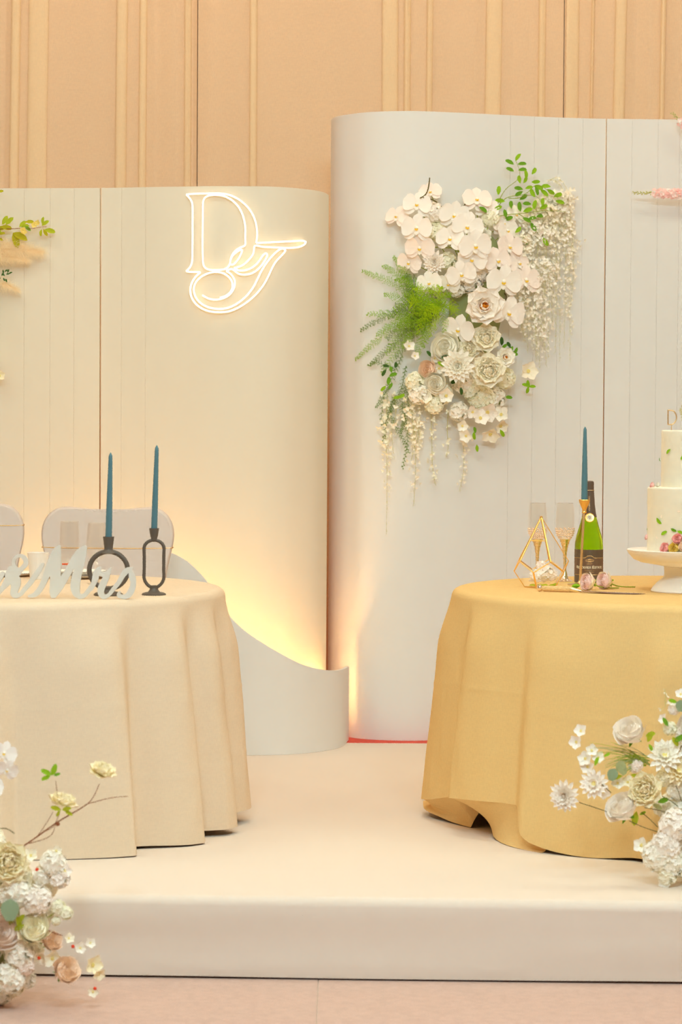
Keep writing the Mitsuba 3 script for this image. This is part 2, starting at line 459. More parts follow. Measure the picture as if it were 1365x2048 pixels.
def board(curve, x0, x1, z0, z1, thick=0.018, step=0.01):
    xs = np.linspace(x0, x1, max(3, int((x1 - x0) / step) + 1))
    ys = curve(xs)
    ch = 0.0005
    front = np.stack([xs, ys], 1)
    front[0, 1] += ch
    front[-1, 1] += ch
    front = np.insert(front, [1, len(front) - 1], [[xs[0] + ch, curve(xs[0] + ch)], [xs[-1] - ch, curve(xs[-1] - ch)]], 0)
    ring = np.vstack([front, np.stack([xs[::-1], np.minimum(ys + thick, ys + thick)[::-1]], 1)])
    n = len(ring)
    v = np.vstack([np.c_[ring, np.full(n, z0)], np.c_[ring, np.full(n, z1)]])
    i = np.arange(n)
    j = (i + 1) % n
    f = [np.stack([i, j, j + n], 1), np.stack([i, j + n, i + n], 1)]
    m = len(front)
    # caps, column by column
    back = lambda k: n - 1 - np.clip(k - 1, 0, len(xs) - 1) if 0 < k < m - 1 else (n - 1 if k == 0 else m)
    for k in range(m - 1):
        a, b, c, d = k, k + 1, back(k + 1), back(k)
        for q in ((a, b, c), (a, c, d)):
            if len(set(q)) == 3:
                f.append(np.array([[q[0] + n, q[1] + n, q[2] + n], [q[0], q[2], q[1]]]))
    return TM(v, np.vstack(f))


LEFT_TOP, RIGHT_TOP = 2.203, 2.535
wx = lambda p, c: float(at(p, 700, float(c(at(p, 700, 10.0)[0])))[0])


def backdrop(cuts, curve, top, label, foot, paint):
    t = thing('backdrop_panel', label, 'backdrop panel')
    for k in range(len(cuts) - 1):
        obj('board', board(curve, cuts[k] + 0.00012, cuts[k + 1] - 0.00012, foot, top), paint, t, 35)
    return t


lx = [wx(p, left_y) for p in (-305, -256, -207, -156, -105, -54, -3, 48, 100, 148, 199.5)]
backdrop(lx, left_y, LEFT_TOP, 'white backdrop panel left of the dark joint, beside the leaf spray at the photo edge', 0.0024, 'paint_warm_lit')
lx2 = [wx(p, left_y) for p in (202, 243, 291)] + [wx(656.3, left_y)]
backdrop(lx2, left_y, LEFT_TOP, 'curved white backdrop panel carrying the glowing neon monogram', 0.0024, 'paint_warm_lit')
rx = [wx(660, right_y)] + [wx(p, right_y) for p in (1018, 1066, 1114, 1163, 1208.5)]
backdrop(rx, right_y, RIGHT_TOP, 'tall curved white backdrop panel carrying the big flower arrangement', 0.0002, 'paint_white')
rx2 = [wx(p, right_y) for p in (1210.5, 1261, 1313, 1356, 1405, 1455, 1505, 1555)]
backdrop(rx2, right_y, RIGHT_TOP, 'tall white backdrop panel behind the cake, right of the joint', 0.0002, 'paint_white')

# low partition cut in a wave, before the left backdrop
part_y = depth_curve([(-400, 9.72), (-100, 9.70), (150, 9.64), (350, 9.60), (480, 9.585), (560, 9.60), (610, 9.645), (645, 9.705), (672, 9.775), (688, 9.85), (695.5, 9.93), (698.5, 9.99)])
wave = np.array([(-400, 1330), (-250, 1300), (-100, 1220), (0, 1170), (60, 1140), (150, 1108), (230, 1092), (290, 1092), (340, 1105), (370, 1120), (400, 1147), (415, 1165), (440, 1205), (464, 1238), (490, 1262), (530, 1289), (570, 1312), (610, 1331), (650, 1340), (672, 1341), (690, 1337.5), (697, 1334)], float)


def partition():
    xw = np.array([at(p, q, float(part_y(at(p, q, 9.7)[0])))[[0, 2]] for p, q in wave])
    zt = PchipInterpolator(xw[:, 0], xw[:, 1], extrapolate=True)
    x1 = float(at(698.3, 1400, 9.98)[0])
    x0 = float(at(-390, 1400, 9.72)[0])
    u = np.linspace(0, 1, 260)
    xs = x0 + (x1 - x0) * (1 - (1 - u) ** 1.6)
    ys = part_y(xs)
    th = 0.012
    tx = np.gradient(xs); ty = np.gradient(ys)
    nx, ny = -ty, tx
    l = np.hypot(nx, ny)
    bx, by = xs + nx / l * th, ys + ny / l * th
    z = zt(np.clip(xs, xw[0, 0], xw[-1, 0]))
    n = len(xs)
    foot = 0 * z + 0.0024
    v = np.vstack([np.c_[xs, ys, foot], np.c_[xs, ys, z], np.c_[bx, by, z], np.c_[bx, by, foot]])
    i = np.arange(n - 1)
    f = []
    for a, b in ((0, 1), (1, 2), (2, 3), (3, 0)):
        p, q = a * n + i, b * n + i
        f += [np.stack([p, p + 1, q + 1], 1), np.stack([p, q + 1, q], 1)]
    f += [np.array([[0, n, 2 * n], [0, 2 * n, 3 * n]]), np.array([[n - 1, 4 * n - 1, 3 * n - 1], [n - 1, 3 * n - 1, 2 * n - 1]])]
    return TM(v, np.vstack(f))


tag(obj('wave_partition', partition(), 'paint_partition', smooth=35), 'low wave-cut white partition standing on stage before the left backdrop', 'partition')

for k, (x, y, right) in enumerate(UPLIGHTS):
    t = thing('uplight', f'{ORDINAL[k]} from the left of the small warm lamps behind the wave partition', 'uplight', 'uplights behind the partition')
    M = frame((0.22 * right, 0.30 * right, 1), 0, 1, (x, y, 0.0024 + 0.016 * right))
    obj('housing', moved(lathe([(0, 0.0), (0.04, 0.0), (0.045, 0.01), (0.045, 0.07), (0.040, 0.07), (0.040, 0.055), (0, 0.055)], 20), M), 'lamp_housing', t, 30)
    a = np.arange(20) * 2 * PI / 20
    v = np.vstack([[[0, 0, 0.06]], np.stack([0.039 * np.cos(a), 0.039 * np.sin(a), 0 * a + 0.06], 1)])
    i = np.arange(20)
    obj('lens', moved(TM(v, np.stack([0 * i, i + 1, (i + 1) % 20 + 1], 1)), M), 'lamp_diffuser', t, emitter=lamp([(1 + 8.0 * right) * q for q in UPLIGHT]))
    aim = [x + 0.22, y + 0.30, 0.52] if right else [x, y + 0.05, 1.075]
    scene[f'{t}_beam'] = {'type': 'spot', 'cutoff_angle': (34.0, 72.0)[right], 'beam_width': 2.0, 'intensity': {'type': 'rgb', 'value': [(1 - 0.88 * right) * q for q in UPLIGHT_BEAM]}, 'to_world': T().look_at(origin=[x, y, 0.075], target=aim, up=[1, 0, 0])}

# ------------------------------------------------------------------ neon monogram on the left backdrop
def neon():
    D1 = [(655, 478), (662, 420), (655, 340), (630, 265), (580, 195), (510, 140), (430, 108), (340, 101), (250, 103), (165, 106), (125, 111), (148, 136), (166, 166), (172, 210), (172, 320), (172, 430), (171, 560), (167, 625), (152, 662), (124, 692), (150, 697), (190, 697), (232, 700)]
    D2 = [(250, 220), (252, 170), (262, 140), (290, 120), (345, 113), (410, 122), (470, 153), (525, 210), (560, 290), (573, 380), (572, 450), (570, 495), (545, 508), (500, 535), (468, 580), (456, 630), (445, 656), (415, 676), (350, 682), (290, 678), (260, 655), (250, 600), (248, 480), (249, 340)]
    D3 = [(546, 530), (536, 570), (510, 612), (478, 641), (460, 640), (458, 620), (468, 588), (500, 552)]
    J1 = [(655, 478), (700, 476), (760, 473), (860, 468), (960, 463), (1012, 462), (1032, 470), (1022, 488), (990, 505), (950, 513), (880, 515), (760, 510), (690, 504), (645, 500), (636, 545), (602, 602), (548, 648), (488, 668), (520, 685), (570, 685), (630, 660), (680, 610), (712, 566), (729, 554), (738, 566), (715, 620), (670, 675), (620, 708), (560, 718), (510, 704), (470, 676), (428, 690)]
    J2 = [(232, 700), (192, 738), (163, 790), (155, 850), (175, 910), (220, 960), (290, 993), (370, 1003), (460, 993), (550, 950), (640, 880), (720, 780), (770, 680), (810, 612), (858, 562), (878, 534), (856, 520), (800, 553), (740, 620), (690, 700), (640, 800), (580, 880), (500, 943), (420, 974), (330, 974), (250, 945), (200, 895), (182, 840), (190, 790), (230, 740), (290, 708), (350, 697), (410, 710), (455, 745), (475, 790), (465, 840), (430, 875), (380, 893)]
    J3 = [(428, 690), (462, 714), (490, 757), (492, 800), (470, 850), (425, 888), (360, 907), (300, 901), (247, 874)]
    t = thing('neon_sign', 'glowing warm white neon monogram of letters D and J on left backdrop', 'neon sign')

    def run(pts, closed=False, corner=()):
        q = np.array([(340 + a / 3.7917, 360 + b / 3.7917) for a, b in pts])
        n = int(len(q) * 7)
        q = spline(q, n, closed)
        return np.array([at(a, b, float(left_y(at(a, b, 9.8)[0])) - 0.02) for a, b in q])

    def sharp(pts, closed=False):
        """Splits at corners so that they stay sharp."""
        p = np.array(pts, float)
        d = np.diff(p, axis=0)
        d /= np.linalg.norm(d, axis=1, keepdims=True)
        cut = [0] + [k + 1 for k in range(len(d) - 1) if d[k] @ d[k + 1] < 0.1] + [len(p) - 1]
        return [pts[a:b + 1] for a, b in zip(cut, cut[1:])]

    for name, strokes in (('letter_d', (D1, D2, D3)), ('letter_j', (J1, J2, J3))):
        ms = []
        for s in strokes:
            if s in (D2, D3):
                ms.append(tube(run(s, True), 0.0038, 10, True))
            else:
                for piece in sharp(s):
                    ms.append(tube(run(piece) if len(piece) > 2 else np.linspace(*run(piece)[[0, -1]], 8), 0.0038, 10))
        m = join(ms)
        rear = m.face_normals[:, 1] > 0.7
        key = obj(name, TM(m.vertices, m.faces[~rear]), 'lamp_diffuser', t, True, emitter=lamp(NEON))
        obj('backing', TM(m.vertices, m.faces[rear]), 'porcelain', key, True)
    # clips that hold the tubes off the board
    for zx, zy in ((172, 300), (250, 500), (573, 400), (655, 340), (860, 515), (690, 700), (370, 1003), (475, 790), (155, 850), (345, 113)):
        px, py = 340 + zx / 3.7917, 360 + zy / 3.7917
        w = at(px, py, float(left_y(at(px, py, 9.8)[0])))
        obj('clip', tube([w + [0, -0.018, 0], w + [0, 0.001, 0]], 0.003, 6), 'porcelain', t)


neon()

# ------------------------------------------------------------------ round tables under their cloths
TABLE_H, TABLE_R = 0.748, 0.765
LEFT_C, RIGHT_C = (-1.136, 8.02), (1.125, 8.08)


def round_table(c, label):
    t = thing('round_table', label, 'table')
    obj('tabletop', lathe([(0, TABLE_H - 0.03), (TABLE_R - 0.03, TABLE_H - 0.03), (TABLE_R - 0.012, TABLE_H - 0.02), (TABLE_R - 0.012, TABLE_H - 0.008), (TABLE_R - 0.02, TABLE_H - 0.003), (0, TABLE_H - 0.003)], 64, (c[0], c[1], 0)), 'table_wood', t, 30)
    for a in (45, 135, 225, 315):
        x, y = c[0] + 0.5 * math.cos(math.radians(a)), c[1] + 0.5 * math.sin(math.radians(a))
        obj('leg', tube([(x, y, 0.007), (x, y, TABLE_H - 0.03)], 0.016, 10), 'lamp_housing', t, 40)
    return t


round_table(LEFT_C, 'round banquet table hidden under the ivory cloth')
round_table(RIGHT_C, 'round banquet table hidden under the golden cloth')


def periodic(rows):
    """A smooth 360 degree function through (degrees, value) rows."""
    r = np.array(sorted(rows), float)
    r = np.vstack([r - [360, 0], r, r + [360, 0]])
    return PchipInterpolator(r[:, 0], r[:, 1])


def cloth(c, flare, swell, hem, crease, seed):
    """flare(deg): how far the hem hangs out; swell(deg): the same at a quarter of the drop; hem(deg): its height. Degrees run from the camera's side to the right."""
    phi = np.unique(np.concatenate([np.linspace(-180, 180, 721)[:-1], np.linspace(-100, 100, 801)]))
    a = np.radians(phi)
    R, H = TABLE_R, TABLE_H + 0.002
    rows = []
    for r in np.linspace(0.02, R - 0.03, 14):
        rows.append((np.full_like(a, r), np.full_like(a, H)))
    for q in np.linspace(0.15, PI / 2, 7):
        rows.append((R - 0.03 + 0.03 * np.sin(q) + 0 * a, H - 0.03 + 0.03 * np.cos(q) + 0 * a))
    S = np.linspace(0.012, 1, 80)
    fl, sw, hz = flare(phi), swell(phi), hem(phi)
    for s in S:
        k = s ** 0.85
        w = np.clip(s / 0.25, 0, 1)
        w = w * w * (3 - 2 * w)
        r = R + (1 - k) * sw * w + fl * k
        z = (H - 0.03) * (1 - s) + hz * s
        n = meshkit.fbm(np.stack([phi / 7.0, 0 * phi + s * 2.0, 0 * phi], -1), 3, seed) - 0.5
        r = r + n * 0.012 * np.clip(s * 3, 0, 1)
        for s0 in crease:
            r = r + 0.0018 * np.exp(-((s - s0 - 0.01 * np.sin(a * 3 + seed)) / 0.008) ** 2)
        rows.append((r, z))
    rows.append((rows[-1][0] - 0.003, rows[-1][1] + 0.002))
    v = np.vstack([np.stack([c[0] + r * np.sin(a), c[1] - r * np.cos(a), z], 1) for r, z in rows])
    n = len(a)
    f = grid_faces(len(rows), n, True)
    f = np.vstack([f, np.stack([np.full(n, len(v)), np.arange(n), (np.arange(n) + 1) % n], 1)])
    return TM(np.vstack([v, [[c[0], c[1], H]]]), f)


def saw(crests, lo, hi, side, steep=5.0):
    """Folds that swell to a crest and fall back sharply on one side (+1: to the right of the crest)."""
    rows = []
    for k, x in enumerate(crests):
        amp = hi[k] if isinstance(hi, (list, tuple)) else hi
        low = lo[k] if isinstance(lo, (list, tuple)) else lo
        rows += [(x, amp), (x + side * steep, low), (x - side * 3.0, amp * 0.93)]
    return rows


L_crest = [-170, -140, -115, -88, -60, -38, -14, 10, 37.0, 56.5, 71.5, 88, 112, 140, 165]
l_flare = periodic(saw(L_crest, [0.04] * 7 + [0.045, 0.02, 0.014, 0.026, 0.015, 0.04, 0.04, 0.04], [0.10] * 7 + [0.092, 0.124, 0.108, 0.098, 0.088, 0.1, 0.1, 0.1], 1, 4.5))
l_swell = periodic(saw([x - 3 for x in L_crest], -0.004, 0.034, 1, 6.5))
l_hem = periodic([(-180, 0.02), (-90, 0.02), (-20, 0.006), (10, 0.004), (37, 0.006), (42, 0.011), (56.5, 0.007), (61, 0.021), (71.5, 0.024), (76, 0.042), (88, 0.046), (110, 0.04), (150, 0.03)])
tag(obj('tablecloth', cloth(LEFT_C, l_flare, l_swell, l_hem, (0.40, 0.72), 3), 'linen_ivory', smooth=60), 'ivory cloth draped to the floor over the sweetheart table with the word sign', 'tablecloth')

R_crest = [-170, -140, -118, -91, -66, -42.5, -14, 12, 40, 66, 92, 118, 145, 168]
r_flare = periodic(saw(R_crest, [0.04, 0.04, 0.04, 0.055, 0.045, 0.05, 0.07, 0.06, 0.04, 0.04, 0.04, 0.04, 0.04, 0.04], [0.1, 0.1, 0.1, 0.094, 0.096, 0.092, 0.108, 0.105, 0.1, 0.1, 0.1, 0.1, 0.1, 0.1], -1, 4.5))
r_swell = periodic(saw([x + 3 for x in R_crest], 0.004, 0.028, -1, 7.0))
r_hem = periodic([(-180, 0.02), (-120, 0.03), (-95, 0.055), (-84, 0.075), (-69, 0.115), (-60, 0.125), (-50, 0.13), (-45.5, 0.13), (-42.5, 0.05), (-40, 0.028), (-33, 0.008), (-27, 0.004), (-18, 0.012), (-10, 0.016), (0, 0.006), (30, 0.01), (90, 0.02)])
gold_cloth = thing('tablecloth', 'golden cloth draped to the floor over the cake table, hem tucked under', 'tablecloth')
obj('drape', cloth(RIGHT_C, r_flare, r_swell, r_hem, (0.43,), 9), 'linen_gold', gold_cloth, 60)


def tucked():
    """The cloth's hem where it is folded under and lies on the stage."""
    phi = np.linspace(-97, -38, 180)
    a = np.radians(phi)
    ro = TABLE_R + r_flare(phi) - 0.004
    zo = r_hem(phi) + 0.001
    rf = PchipInterpolator([-98, -92, -84, -76, -73.5, -71, -66, -58, -52, -46, -41, -38], [0.855, 0.85, 0.79, 0.745, 0.735, 0.70, 0.705, 0.765, 0.80, 0.825, 0.838, 0.842])(phi)
    zf = PchipInterpolator([-98, -92, -80, -74, -72, -69, -63, -50, -38], [0.045, 0.03, 0.006, 0.004, 0.06, 0.09, 0.02, 0.004, 0.003])(phi)
    rows = []
    for t in np.linspace(0, 1, 14):
        b = math.sin(t * PI) * 0.022
        rows.append(np.stack([RIGHT_C[0] + (ro * (1 - t) + rf * t - b) * np.sin(a), RIGHT_C[1] - (ro * (1 - t) + rf * t - b) * np.cos(a), zo * (1 - t) ** 1.2 + zf * (1 - (1 - t) ** 1.2)], 1))
    return TM(np.vstack(rows), grid_faces(14, len(a)))


obj('tucked_hem', tucked(), 'linen_gold', gold_cloth, True)

# ------------------------------------------------------------------ chairs in stretched covers
def chair(x, y, turn, band_z, label, width=0.47, top=0.965):
    t = thing('chair', label, 'chair', 'covered chairs behind the sweetheart table')
    M = np.eye(4)
    M[:3, :3] = trimesh.transformations.rotation_matrix(turn, [0, 0, 1])[:3, :3]
    M[:3, 3] = (x, y, 0.002)
    # backrest: outline (half width, height) of a broad shield that narrows to the seat
    hw = width / 2
    half = [(0.0, top - 0.010), (hw * 0.35, top - 0.006), (hw * 0.66, top), (hw * 0.84, top - 0.016), (hw * 0.955, top - 0.05), (hw, top - 0.095), (hw * 0.985, top - 0.14), (hw * 0.93, top - 0.20), (hw * 0.86, top - 0.32), (hw * 0.84, 0.46)]
    half = spline(half, 40)
    ring = np.vstack([half, (half * [-1, 1])[::-1]])
    ms, layers = [], []
    for s, d in ((0.955, 0.022), (0.975, 0.0205), (0.99, 0.015), (1.0, 0.0), (0.99, -0.015), (0.975, -0.0205), (0.955, -0.022)):
        q = ring.copy()
        q[:, 0] *= s
        q[:, 1] = 0.7 + (q[:, 1] - 0.7) * (1 - (1 - s) * 0.8)
        bow = (q[:, 1] - 0.46) * 0.14
        layers.append(np.stack([q[:, 0], -d - bow * -1.0, q[:, 1]], 1))
    n = len(ring)
    f = grid_faces(7, n, True)
    v = np.vstack(layers)
    cols = []
    h = n // 2
    for base in (0, 6 * n):
        for k in range(h - 1):
            cols += [[base + k, base + k + 1, base + n - 2 - k], [base + k, base + n - 2 - k, base + n - 1 - k]]
    obj('backrest', moved(TM(v, np.vstack([f, cols])), M), 'spandex', t, 50)
    obj('seat', moved(box(-0.21, 0.21, -0.36, 0.03, 0.40, 0.47, 0.03), M), 'spandex', t, 40)
    for sx_ in (-1, 1):
        for y0, y1 in ((-0.33, -0.35), (0.0, 0.06)):
            obj('leg', moved(tube([(sx_ * 0.185, y0, 0.42), (sx_ * 0.20, (y0 + y1) / 2, 0.2), (sx_ * 0.21, y1, 0.0)], [0.05, 0.026, 0.022], 12), M), 'spandex', t, 40)
    # elastic gold cord around the back
    w = np.interp(band_z, half[::-1, 1], half[::-1, 0])
    q = np.array([(w * 1.004 * math.sin(a) if abs(math.sin(a)) < 0.98 else w * 1.004 * np.sign(math.sin(a)), a) for a in np.linspace(-PI, PI, 60, endpoint=False)])
    pts = []
    for xx, a in q:
        bow = (band_z - 0.46) * 0.14
        pts.append((xx, bow + 0.0235 * np.sign(math.cos(a)) * abs(math.cos(a)) ** 0.12, band_z + 0.003 * math.cos(a)))
    obj('band', moved(tube(pts, 0.0022, 6, True), M), 'gold_soft', t, True)


c1 = at(213, 1100, 9.27)
chair(c1[0], 9.27, 0.0, 0.812, 'covered grey chair with rounded back behind both dark candle holders', 0.496, 0.962)
c0 = at(-82, 1100, 9.25)
chair(c0[0], 9.25, 0.12, 0.893, 'covered grey chair cut by the photo edge, gold cord across its back', 0.48, 0.972)

# ------------------------------------------------------------------ things on the ivory table
TOP = TABLE_H + 0.002


def word_sign():
    t = thing('word_sign', 'white cut-out script sign reading Mr and Mrs along the ivory table edge', 'sign')
    Y = 7.475
    strokes = {
        'letter_m': [[(285, 562, 16), (340, 548, 28), (400, 480, 32), (450, 370, 36), (500, 230, 40), (550, 115, 34), (580, 75, 18)],
                     [(578, 78, 20), (568, 180, 34), (548, 300, 52), (540, 420, 54), (528, 520, 46), (515, 562, 22)],
                     [(530, 555, 30), (585, 465, 40), (650, 350, 40), (710, 240, 40), (770, 140, 40), (828, 84, 26)],
                     [(835, 85, 20), (805, 190, 36), (770, 300, 44), (742, 400, 50), (738, 500, 46), (762, 552, 32), (812, 560, 26), (862, 510, 26), (912, 440, 26), (945, 380, 26)]],
        'letter_r': [[(890, 490, 24), (928, 400, 32), (948, 320, 34), (975, 288, 22)], [(955, 310, 28), (1000, 345, 26), (1050, 330, 24), (1085, 282, 12)],
                     [(1078, 292, 14), (1050, 350, 30), (1012, 430, 38), (985, 510, 36), (1008, 560, 28), (1050, 556, 22), (1100, 500, 24), (1160, 425, 26), (1205, 345, 28)]],
        'letter_s': [[(1190, 375, 26), (1240, 305, 30), (1296, 280, 10)], [(1272, 296, 18), (1290, 360, 34), (1303, 420, 32), (1290, 490, 34), (1250, 550, 32), (1200, 563, 24), (1160, 545, 22), (1172, 515, 12)],
                     [(1110, 490, 22), (1160, 425, 26), (1200, 350, 28)]],
        'ampersand': [[(170, 330, 44), (140, 270, 22), (140, 205, 20), (185, 167, 20), (240, 190, 26), (255, 240, 28), (222, 285, 28), (170, 330, 34)], [(110, 300, 38), (90, 370, 44), (140, 400, 60), (150, 480, 44), (138, 545, 36), (180, 556, 26), (230, 510, 26), (290, 440, 28), (340, 370, 30), (385, 305, 28), (420, 250, 20)],
                      [(-40, 560, 24), (0, 515, 26), (50, 455, 34), (95, 385, 46), (115, 310, 36)]],
    }
    for name in ('letter_m', 'letter_r'):                  # the first word, left of the ampersand
        strokes[name + ' '] = [[(a - 1180, b, r) for a, b, r in q] for q in strokes[name]]
    for name, ss in strokes.items():
        shapes = []
        for s in ss:
            q = spline(s, 40)
            q[:, 2] = np.clip(q[:, 2], 8, 62)
            circ = [Point(a, b).buffer(r, 10) for a, b, r in q]
            shapes += [circ[k].union(circ[k + 1]).convex_hull for k in range(len(circ) - 1)]
        g = shapely.union_all(shapes).buffer(-4).simplify(1.2)
        lo = 586.0
        ms = []
        for p in getattr(g, 'geoms', [g]):
            m = trimesh.creation.extrude_polygon(p, 1.0, engine='earcut')
            v = np.array(m.vertices)
            a = at(0, 1200, Y)
            sc = Y / FOCAL / 4.875
            m.vertices = np.stack([a[0] + v[:, 0] * sc, Y - 0.006 + v[:, 2] * 0.012, TOP + (lo - v[:, 1]) * sc], 1)
            ms.append(m)
        obj(name.strip(), join(ms), 'word_white', t)


word_sign()


def candle(base, height, r0, r1, tilt, label, dx=0.0):
    t = thing('taper_candle', label, 'candle', 'blue taper candles')
    h = height
    p = lathe([(0, 0.0), (r0, 0.0), (r0 * 1.0, 0.03), (r0 * 0.9 + r1 * 0.1, h * 0.3), ((r0 + r1) / 2 * 0.98, h * 0.62), (r1, h * 0.93), (r1 * 0.9, h * 0.965), (r1 * 0.45, h * 0.988), (0.0012, h), (0, h)], 24)
    M = trimesh.transformations.rotation_matrix(tilt, [0, 1, 0])
    M[:3, 3] = base
    obj('wax', moved(p, M), 'wax_blue', t, 40)
    obj('wick', moved(tube([(0, 0, h - 0.002), (0.0005, 0, h + 0.006)], 0.0009, 6), M), 'label_cream', t, True)


def holder_oval():
    Y = 7.66
    c = on(308, 1190, TOP)
    Y = c[1]
    k = Y / FOCAL
    t = thing('candle_holder', 'dark iron candle holder with tall oval ring on ivory table', 'candle holder', 'dark ring candle holders')
    x = c[0]
    z = lambda py: TOP + (1190 - py) * k
    obj('base', lathe([(0, 0), (24 * k, 0), (24.3 * k, 2.5 * k), (21 * k, 4.5 * k), (12 * k, 6.5 * k), (8.5 * k, 11 * k), (8 * k, 16 * k), (9 * k, 19 * k), (0, 20 * k)], 36, (x, Y, TOP)), 'iron', t, 40)
    r, top, bot = 20.0 * k, z(1080), z(1174)
    q = [(x + r * math.sin(a), top - 17 * k + 17 * k * math.cos(a)) for a in np.linspace(-PI / 2, PI / 2, 16)]
    q += [(x + r * 0.98, top - 17 * k - (top - bot - 36 * k) * s) for s in (0.25, 0.5, 0.75)]
    q += [(x + r * math.cos(a) * (1.0 - 0.08 * math.sin(a)), bot + 20 * k - 21 * k * math.sin(a)) for a in np.linspace(0, PI, 16)]
    q += [(x - r * 0.98, top - 17 * k - (top - bot - 36 * k) * s) for s in (0.75, 0.5, 0.25)]
    q = spline(q, 90, True)
    obj('ring', tube(np.stack([q[:, 0], 0 * q[:, 0] + Y, q[:, 1]], 1), 3.4 * k, 10, True), 'iron', t, True)
    obj('cup', lathe([(0, z(1081) - TOP), (6 * k, z(1080) - TOP), (6.2 * k, z(1076) - TOP), (8 * k, z(1070) - TOP), (10 * k, z(1056) - TOP), (8.6 * k, z(1056) - TOP), (7.2 * k, z(1062) - TOP), (0, z(1062) - TOP)], 32, (x, Y, TOP)), 'iron', t, 40)
    candle((x, Y, z(1062)), (1062 - 890) * k, 6.2 * k, 4.0 * k, math.atan(5 / 172), 'tall blue taper candle in the oval ring holder')


def holder_round():
    c = on(217, 1191, TOP)
    Y = c[1]
    k = Y / FOCAL
    t = thing('candle_holder', 'dark iron candle holder with round ring, partly behind the script sign', 'candle holder', 'dark ring candle holders')
    x = c[0]
    z = lambda py: TOP + (1191 - py) * k
    obj('base', lathe([(0, 0), (29 * k, 0), (29.5 * k, 3 * k), (25 * k, 6 * k), (13 * k, 8.5 * k), (10.5 * k, 12 * k), (11 * k, 17 * k), (0, 18 * k)], 36, (x, Y, TOP)), 'iron', t, 40)
    a = np.linspace(0, 2 * PI, 72, endpoint=False)
    obj('ring', tube(np.stack([x + 38.5 * k * np.sin(a), 0 * a + Y, z(1140) + 37 * k * np.cos(a)], 1), 4.9 * k, 12, True), 'iron', t, True)
    obj('cup', lathe([(0, z(1108) - TOP), (16 * k, z(1106) - TOP), (10 * k, z(1101) - TOP), (8.5 * k, z(1097) - TOP), (9.2 * k, z(1090) - TOP), (11.5 * k, z(1073) - TOP), (9.4 * k, z(1073) - TOP), (7.5 * k, z(1079) - TOP), (0, z(1079) - TOP)], 32, (x, Y, TOP)), 'iron', t, 40)
    candle((x, Y, z(1079)), (1079 - 905) * k, 6.6 * k, 4.0 * k, math.atan(3.5 / 170), 'shorter blue taper candle in the round ring holder')


holder_oval()
holder_round()


def shell(outer, wall, n=40, pos=(0, 0, 0), solid_to=None):
    """Lathed glass: the outer profile from the foot's centre up to the rim, then back down inside."""
    o = np.array(outer, float)
    k = next(i for i in range(len(o)) if o[i, 1] >= solid_to)
    inner = o[k:][::-1].copy()
    inner[:, 0] = np.maximum(inner[:, 0] - wall, 0.0)
    inner[-1] = (0, o[k, 1] + wall)
    top = np.array([[(o[-1, 0] + inner[0, 0]) / 2, o[-1, 1] + wall * 0.4]])
    return lathe(np.vstack([o, top, inner]), n, pos)


def goblet(px, base_py, top_py, rim, belly, label, straight):
    c = on(px, base_py, TOP)
    k = c[1] / FOCAL
    h = (base_py - top_py) * k
    t = thing('drinking_glass', label, 'glass', 'stemmed glasses on the ivory table')
    r1, r2 = rim * k, belly * k
    if straight:
        prof = [(0, 0), (19 * k, 0), (19 * k, 0.002), (6 * k, 0.006), (3.0 * k, 0.015), (2.6 * k, h * 0.22), (5 * k, h * 0.29), (r2 * 0.72, h * 0.33), (r2 * 0.95, h * 0.40), (r2, h * 0.5), (r2 * 0.98, h * 0.75), (r1, h)]
        s0 = h * 0.32
    else:
        prof = [(0, 0), (19 * k, 0), (19 * k, 0.002), (6 * k, 0.006), (3.0 * k, 0.015), (2.6 * k, h * 0.28), (4 * k, h * 0.34), (r2 * 0.65, h * 0.41), (r2 * 0.97, h * 0.54), (r2, h * 0.63), (r2 * 0.95, h * 0.82), (r1, h)]
        s0 = h * 0.40
    obj('bowl', lathe([q for q in prof if q[1] >= s0 * 0.97], 40, (c[0], c[1], TOP)), 'glass_drink', t, 50)
    obj('stem', lathe([q for q in prof if q[1] <= s0 * 1.001] + [(0, s0)], 32, (c[0], c[1], TOP)), 'glass_clear', t, 50)
    a = np.linspace(0, 2 * PI, 40, endpoint=False)
    obj('rim', tube(np.stack([c[0] + r1 * np.cos(a), c[1] + r1 * np.sin(a), 0 * a + TOP + h], 1), 0.0009, 6, True), 'glass_rim', t, True)
    if straight:
        obj('red_ring', tube(np.stack([c[0] + r2 * 0.70 * np.cos(a), c[1] + r2 * 0.70 * np.sin(a), 0 * a + TOP + h * 0.315], 1), 0.0026, 6, True), 'red_ring', t, True)
    return c


goblet(139, 1167, 1043, 18.5, 20, 'straight stemmed water glass with a red ring behind the script sign', True)
goblet(193, 1168, 1046, 17, 21, 'rounded wine glass behind the round ring candle holder', False)

c = on(76, 1158, TOP)
k = c[1] / FOCAL
tag(obj('paper_cup', lathe([(0, 0), (15 * k, 0), (16 * k, 0.003), (21.5 * k, 52 * k), (22.5 * k, 53 * k), (21 * k, 53.6 * k), (15 * k, 0.006), (0, 0.006)], 40, (c[0], c[1], TOP)), 'porcelain', smooth=40), 'plain white cup standing behind the script sign', 'cup')


